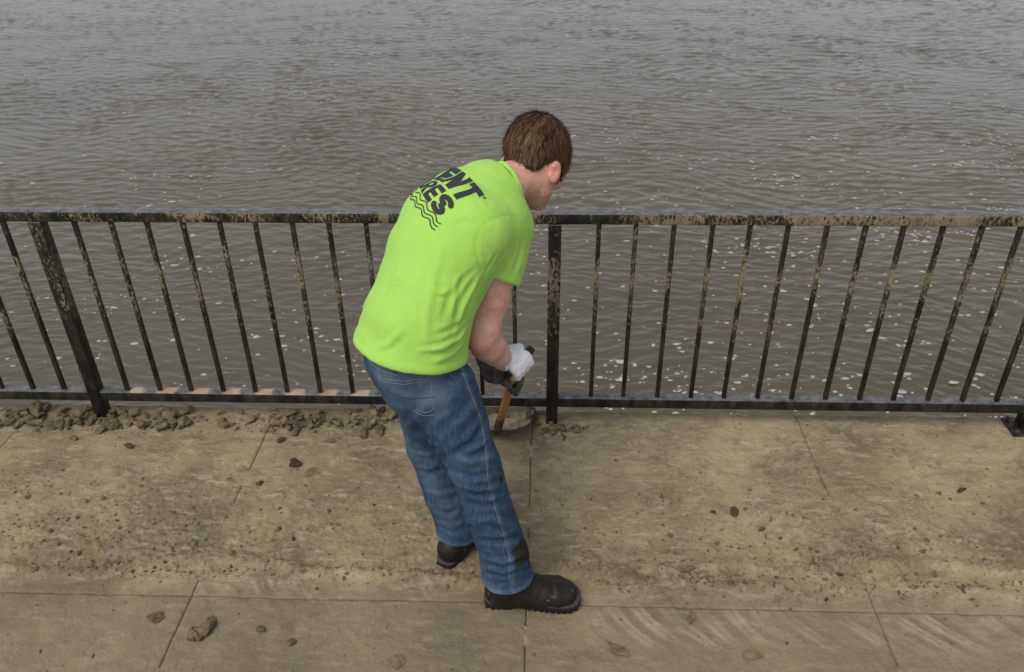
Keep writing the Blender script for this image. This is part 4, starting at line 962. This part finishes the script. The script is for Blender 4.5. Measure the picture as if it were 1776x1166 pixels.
def letter(ch, s0, s1, t0, t1, shear=0., name='printed_letter', nx=54, ny=64):
    gx_, gy_ = np.meshgrid(np.linspace(0, 1, nx+1), np.linspace(0, 1, ny+1)); xc = (gx_[1:, 1:]+gx_[:-1, :-1])/2; yc = (gy_[1:, 1:]+gy_[:-1, :-1])/2
    k = glyph(ch, xc, yc) if isinstance(ch, str) else ch(xc, yc)
    emit(k, s0+(s1-s0)*gx_, t0+(t1-t0)*gy_, nx, ny, name)
def emit(k, S_, T_, nx, ny, name):
    P = gpos(S_, T_).reshape(-1, 3); keep = np.argwhere(k); a = keep[:, 0]*(nx+1)+keep[:, 1]; Q = np.stack([a, a+nx+1, a+nx+2, a+1], -1); u, inv = np.unique(Q, return_inverse=True)
    V = []
    for i in u: co, no = nearest(P[i]); V.append(co+no*.0013)
    V = np.array(V); Q = inv.reshape(Q.shape); n_ = np.cross(V[Q[:, 1]]-V[Q[:, 0]], V[Q[:, 2]]-V[Q[:, 0]]).sum(0)
    if n_@(CAM-V[0]) < 0: Q = Q[:, ::-1]
    sub(name, V, Q if len(V) >= 2000 else Q.tolist(), M['print'], shirt)
CT = cl_[-1]; tw = np.linalg.norm(T1-T2)*1.05
la = cl_[12]; t2 = cl_[16]; lb = CT; print('letters', la, t2, lb, tw)
x = 0
for ch, wd in (('T', 1.), ('N', 1.12), ('E', .85), ('K', 1.05)): letter(ch, x+tw*wd, x, 0, la); x += tw*(wd+.10)
x = tw*.05
for ch, wd in (('S', .92), ('E', .72), ('R', .86), ('A', .95), ('C', .86)): letter(ch, x+tw*wd, x, t2, lb); x += tw*(wd+.07)
# three wavy lines under the words: swept along the back beyond the last row
end = [hit(*zz(672, 980)), hit(*zz(625, 1022)), hit(*zz(585, 1072))]; beg = [hit(*zz(296, 522)), hit(*zz(254, 572)), hit(*zz(213, 622))]
for e_, b_ in zip(end, beg):
    if e_ is None or b_ is None: print('wave miss'); continue
    d = nrm(b_-e_); no = nearest(e_)[1]; L_ = np.linalg.norm(b_-e_)+.10; P = [e_]; st2 = .0025; dirs = []
    for i in range(int(L_/st2)):
        q, no = nearest(P[-1]); d = nrm(d-no*(d@no)); dirs.append((q, no, d)); P.append(q+d*st2)
    pts = []; lam = .064
    for i, (q, no, dd_) in enumerate(dirs):
        sdv = np.cross(no, dd_); q2, n2 = nearest(q+sdv*.0045*math.sin(2*math.pi*i*st2/lam)); pts.append((q2, n2))
    V = []; Q = []
    for i in range(len(pts)):
        t = nrm(pts[min(i+1, len(pts)-1)][0]-pts[max(i-1, 0)][0]); s_ = np.cross(pts[i][1], t); hw = .0019
        V += [pts[i][0]-s_*hw+pts[i][1]*.0013, pts[i][0]+s_*hw+pts[i][1]*.0013]
        if i: Q.append([2*i-2, 2*i, 2*i+1, 2*i-1])
    sub('printed_wave', V, Q, M['print'], shirt)
# registered-trade-mark ring
rc = hit(*zz(1345, 572)); rc, no = nearest(rc); u_ = nrm(T1-T2); u_ = nrm(u_-no*(u_@no)); v_ = np.cross(no, u_)
if v_@UP < 0: v_ = -v_
P = [nearest(rc+.0052*(math.cos(a)*u_+math.sin(a)*v_))[0]+no*.0012 for a in np.linspace(0, 2*math.pi, 21)]
v, f = tube(P, .0007, 5, False); sub('registered_mark', v, f, M['print'], shirt)
P = [rc+no*.0015+.0052*(a*u_+b*v_) for a, b in [(-.35, -.5), (-.35, .5), (.2, .5), (.3, .2), (.1, 0), (-.3, 0), (.1, 0), (.4, -.5)]]
v, f = tube(P, .0006, 4, False); sub('registered_mark', v, f, M['print'], shirt)
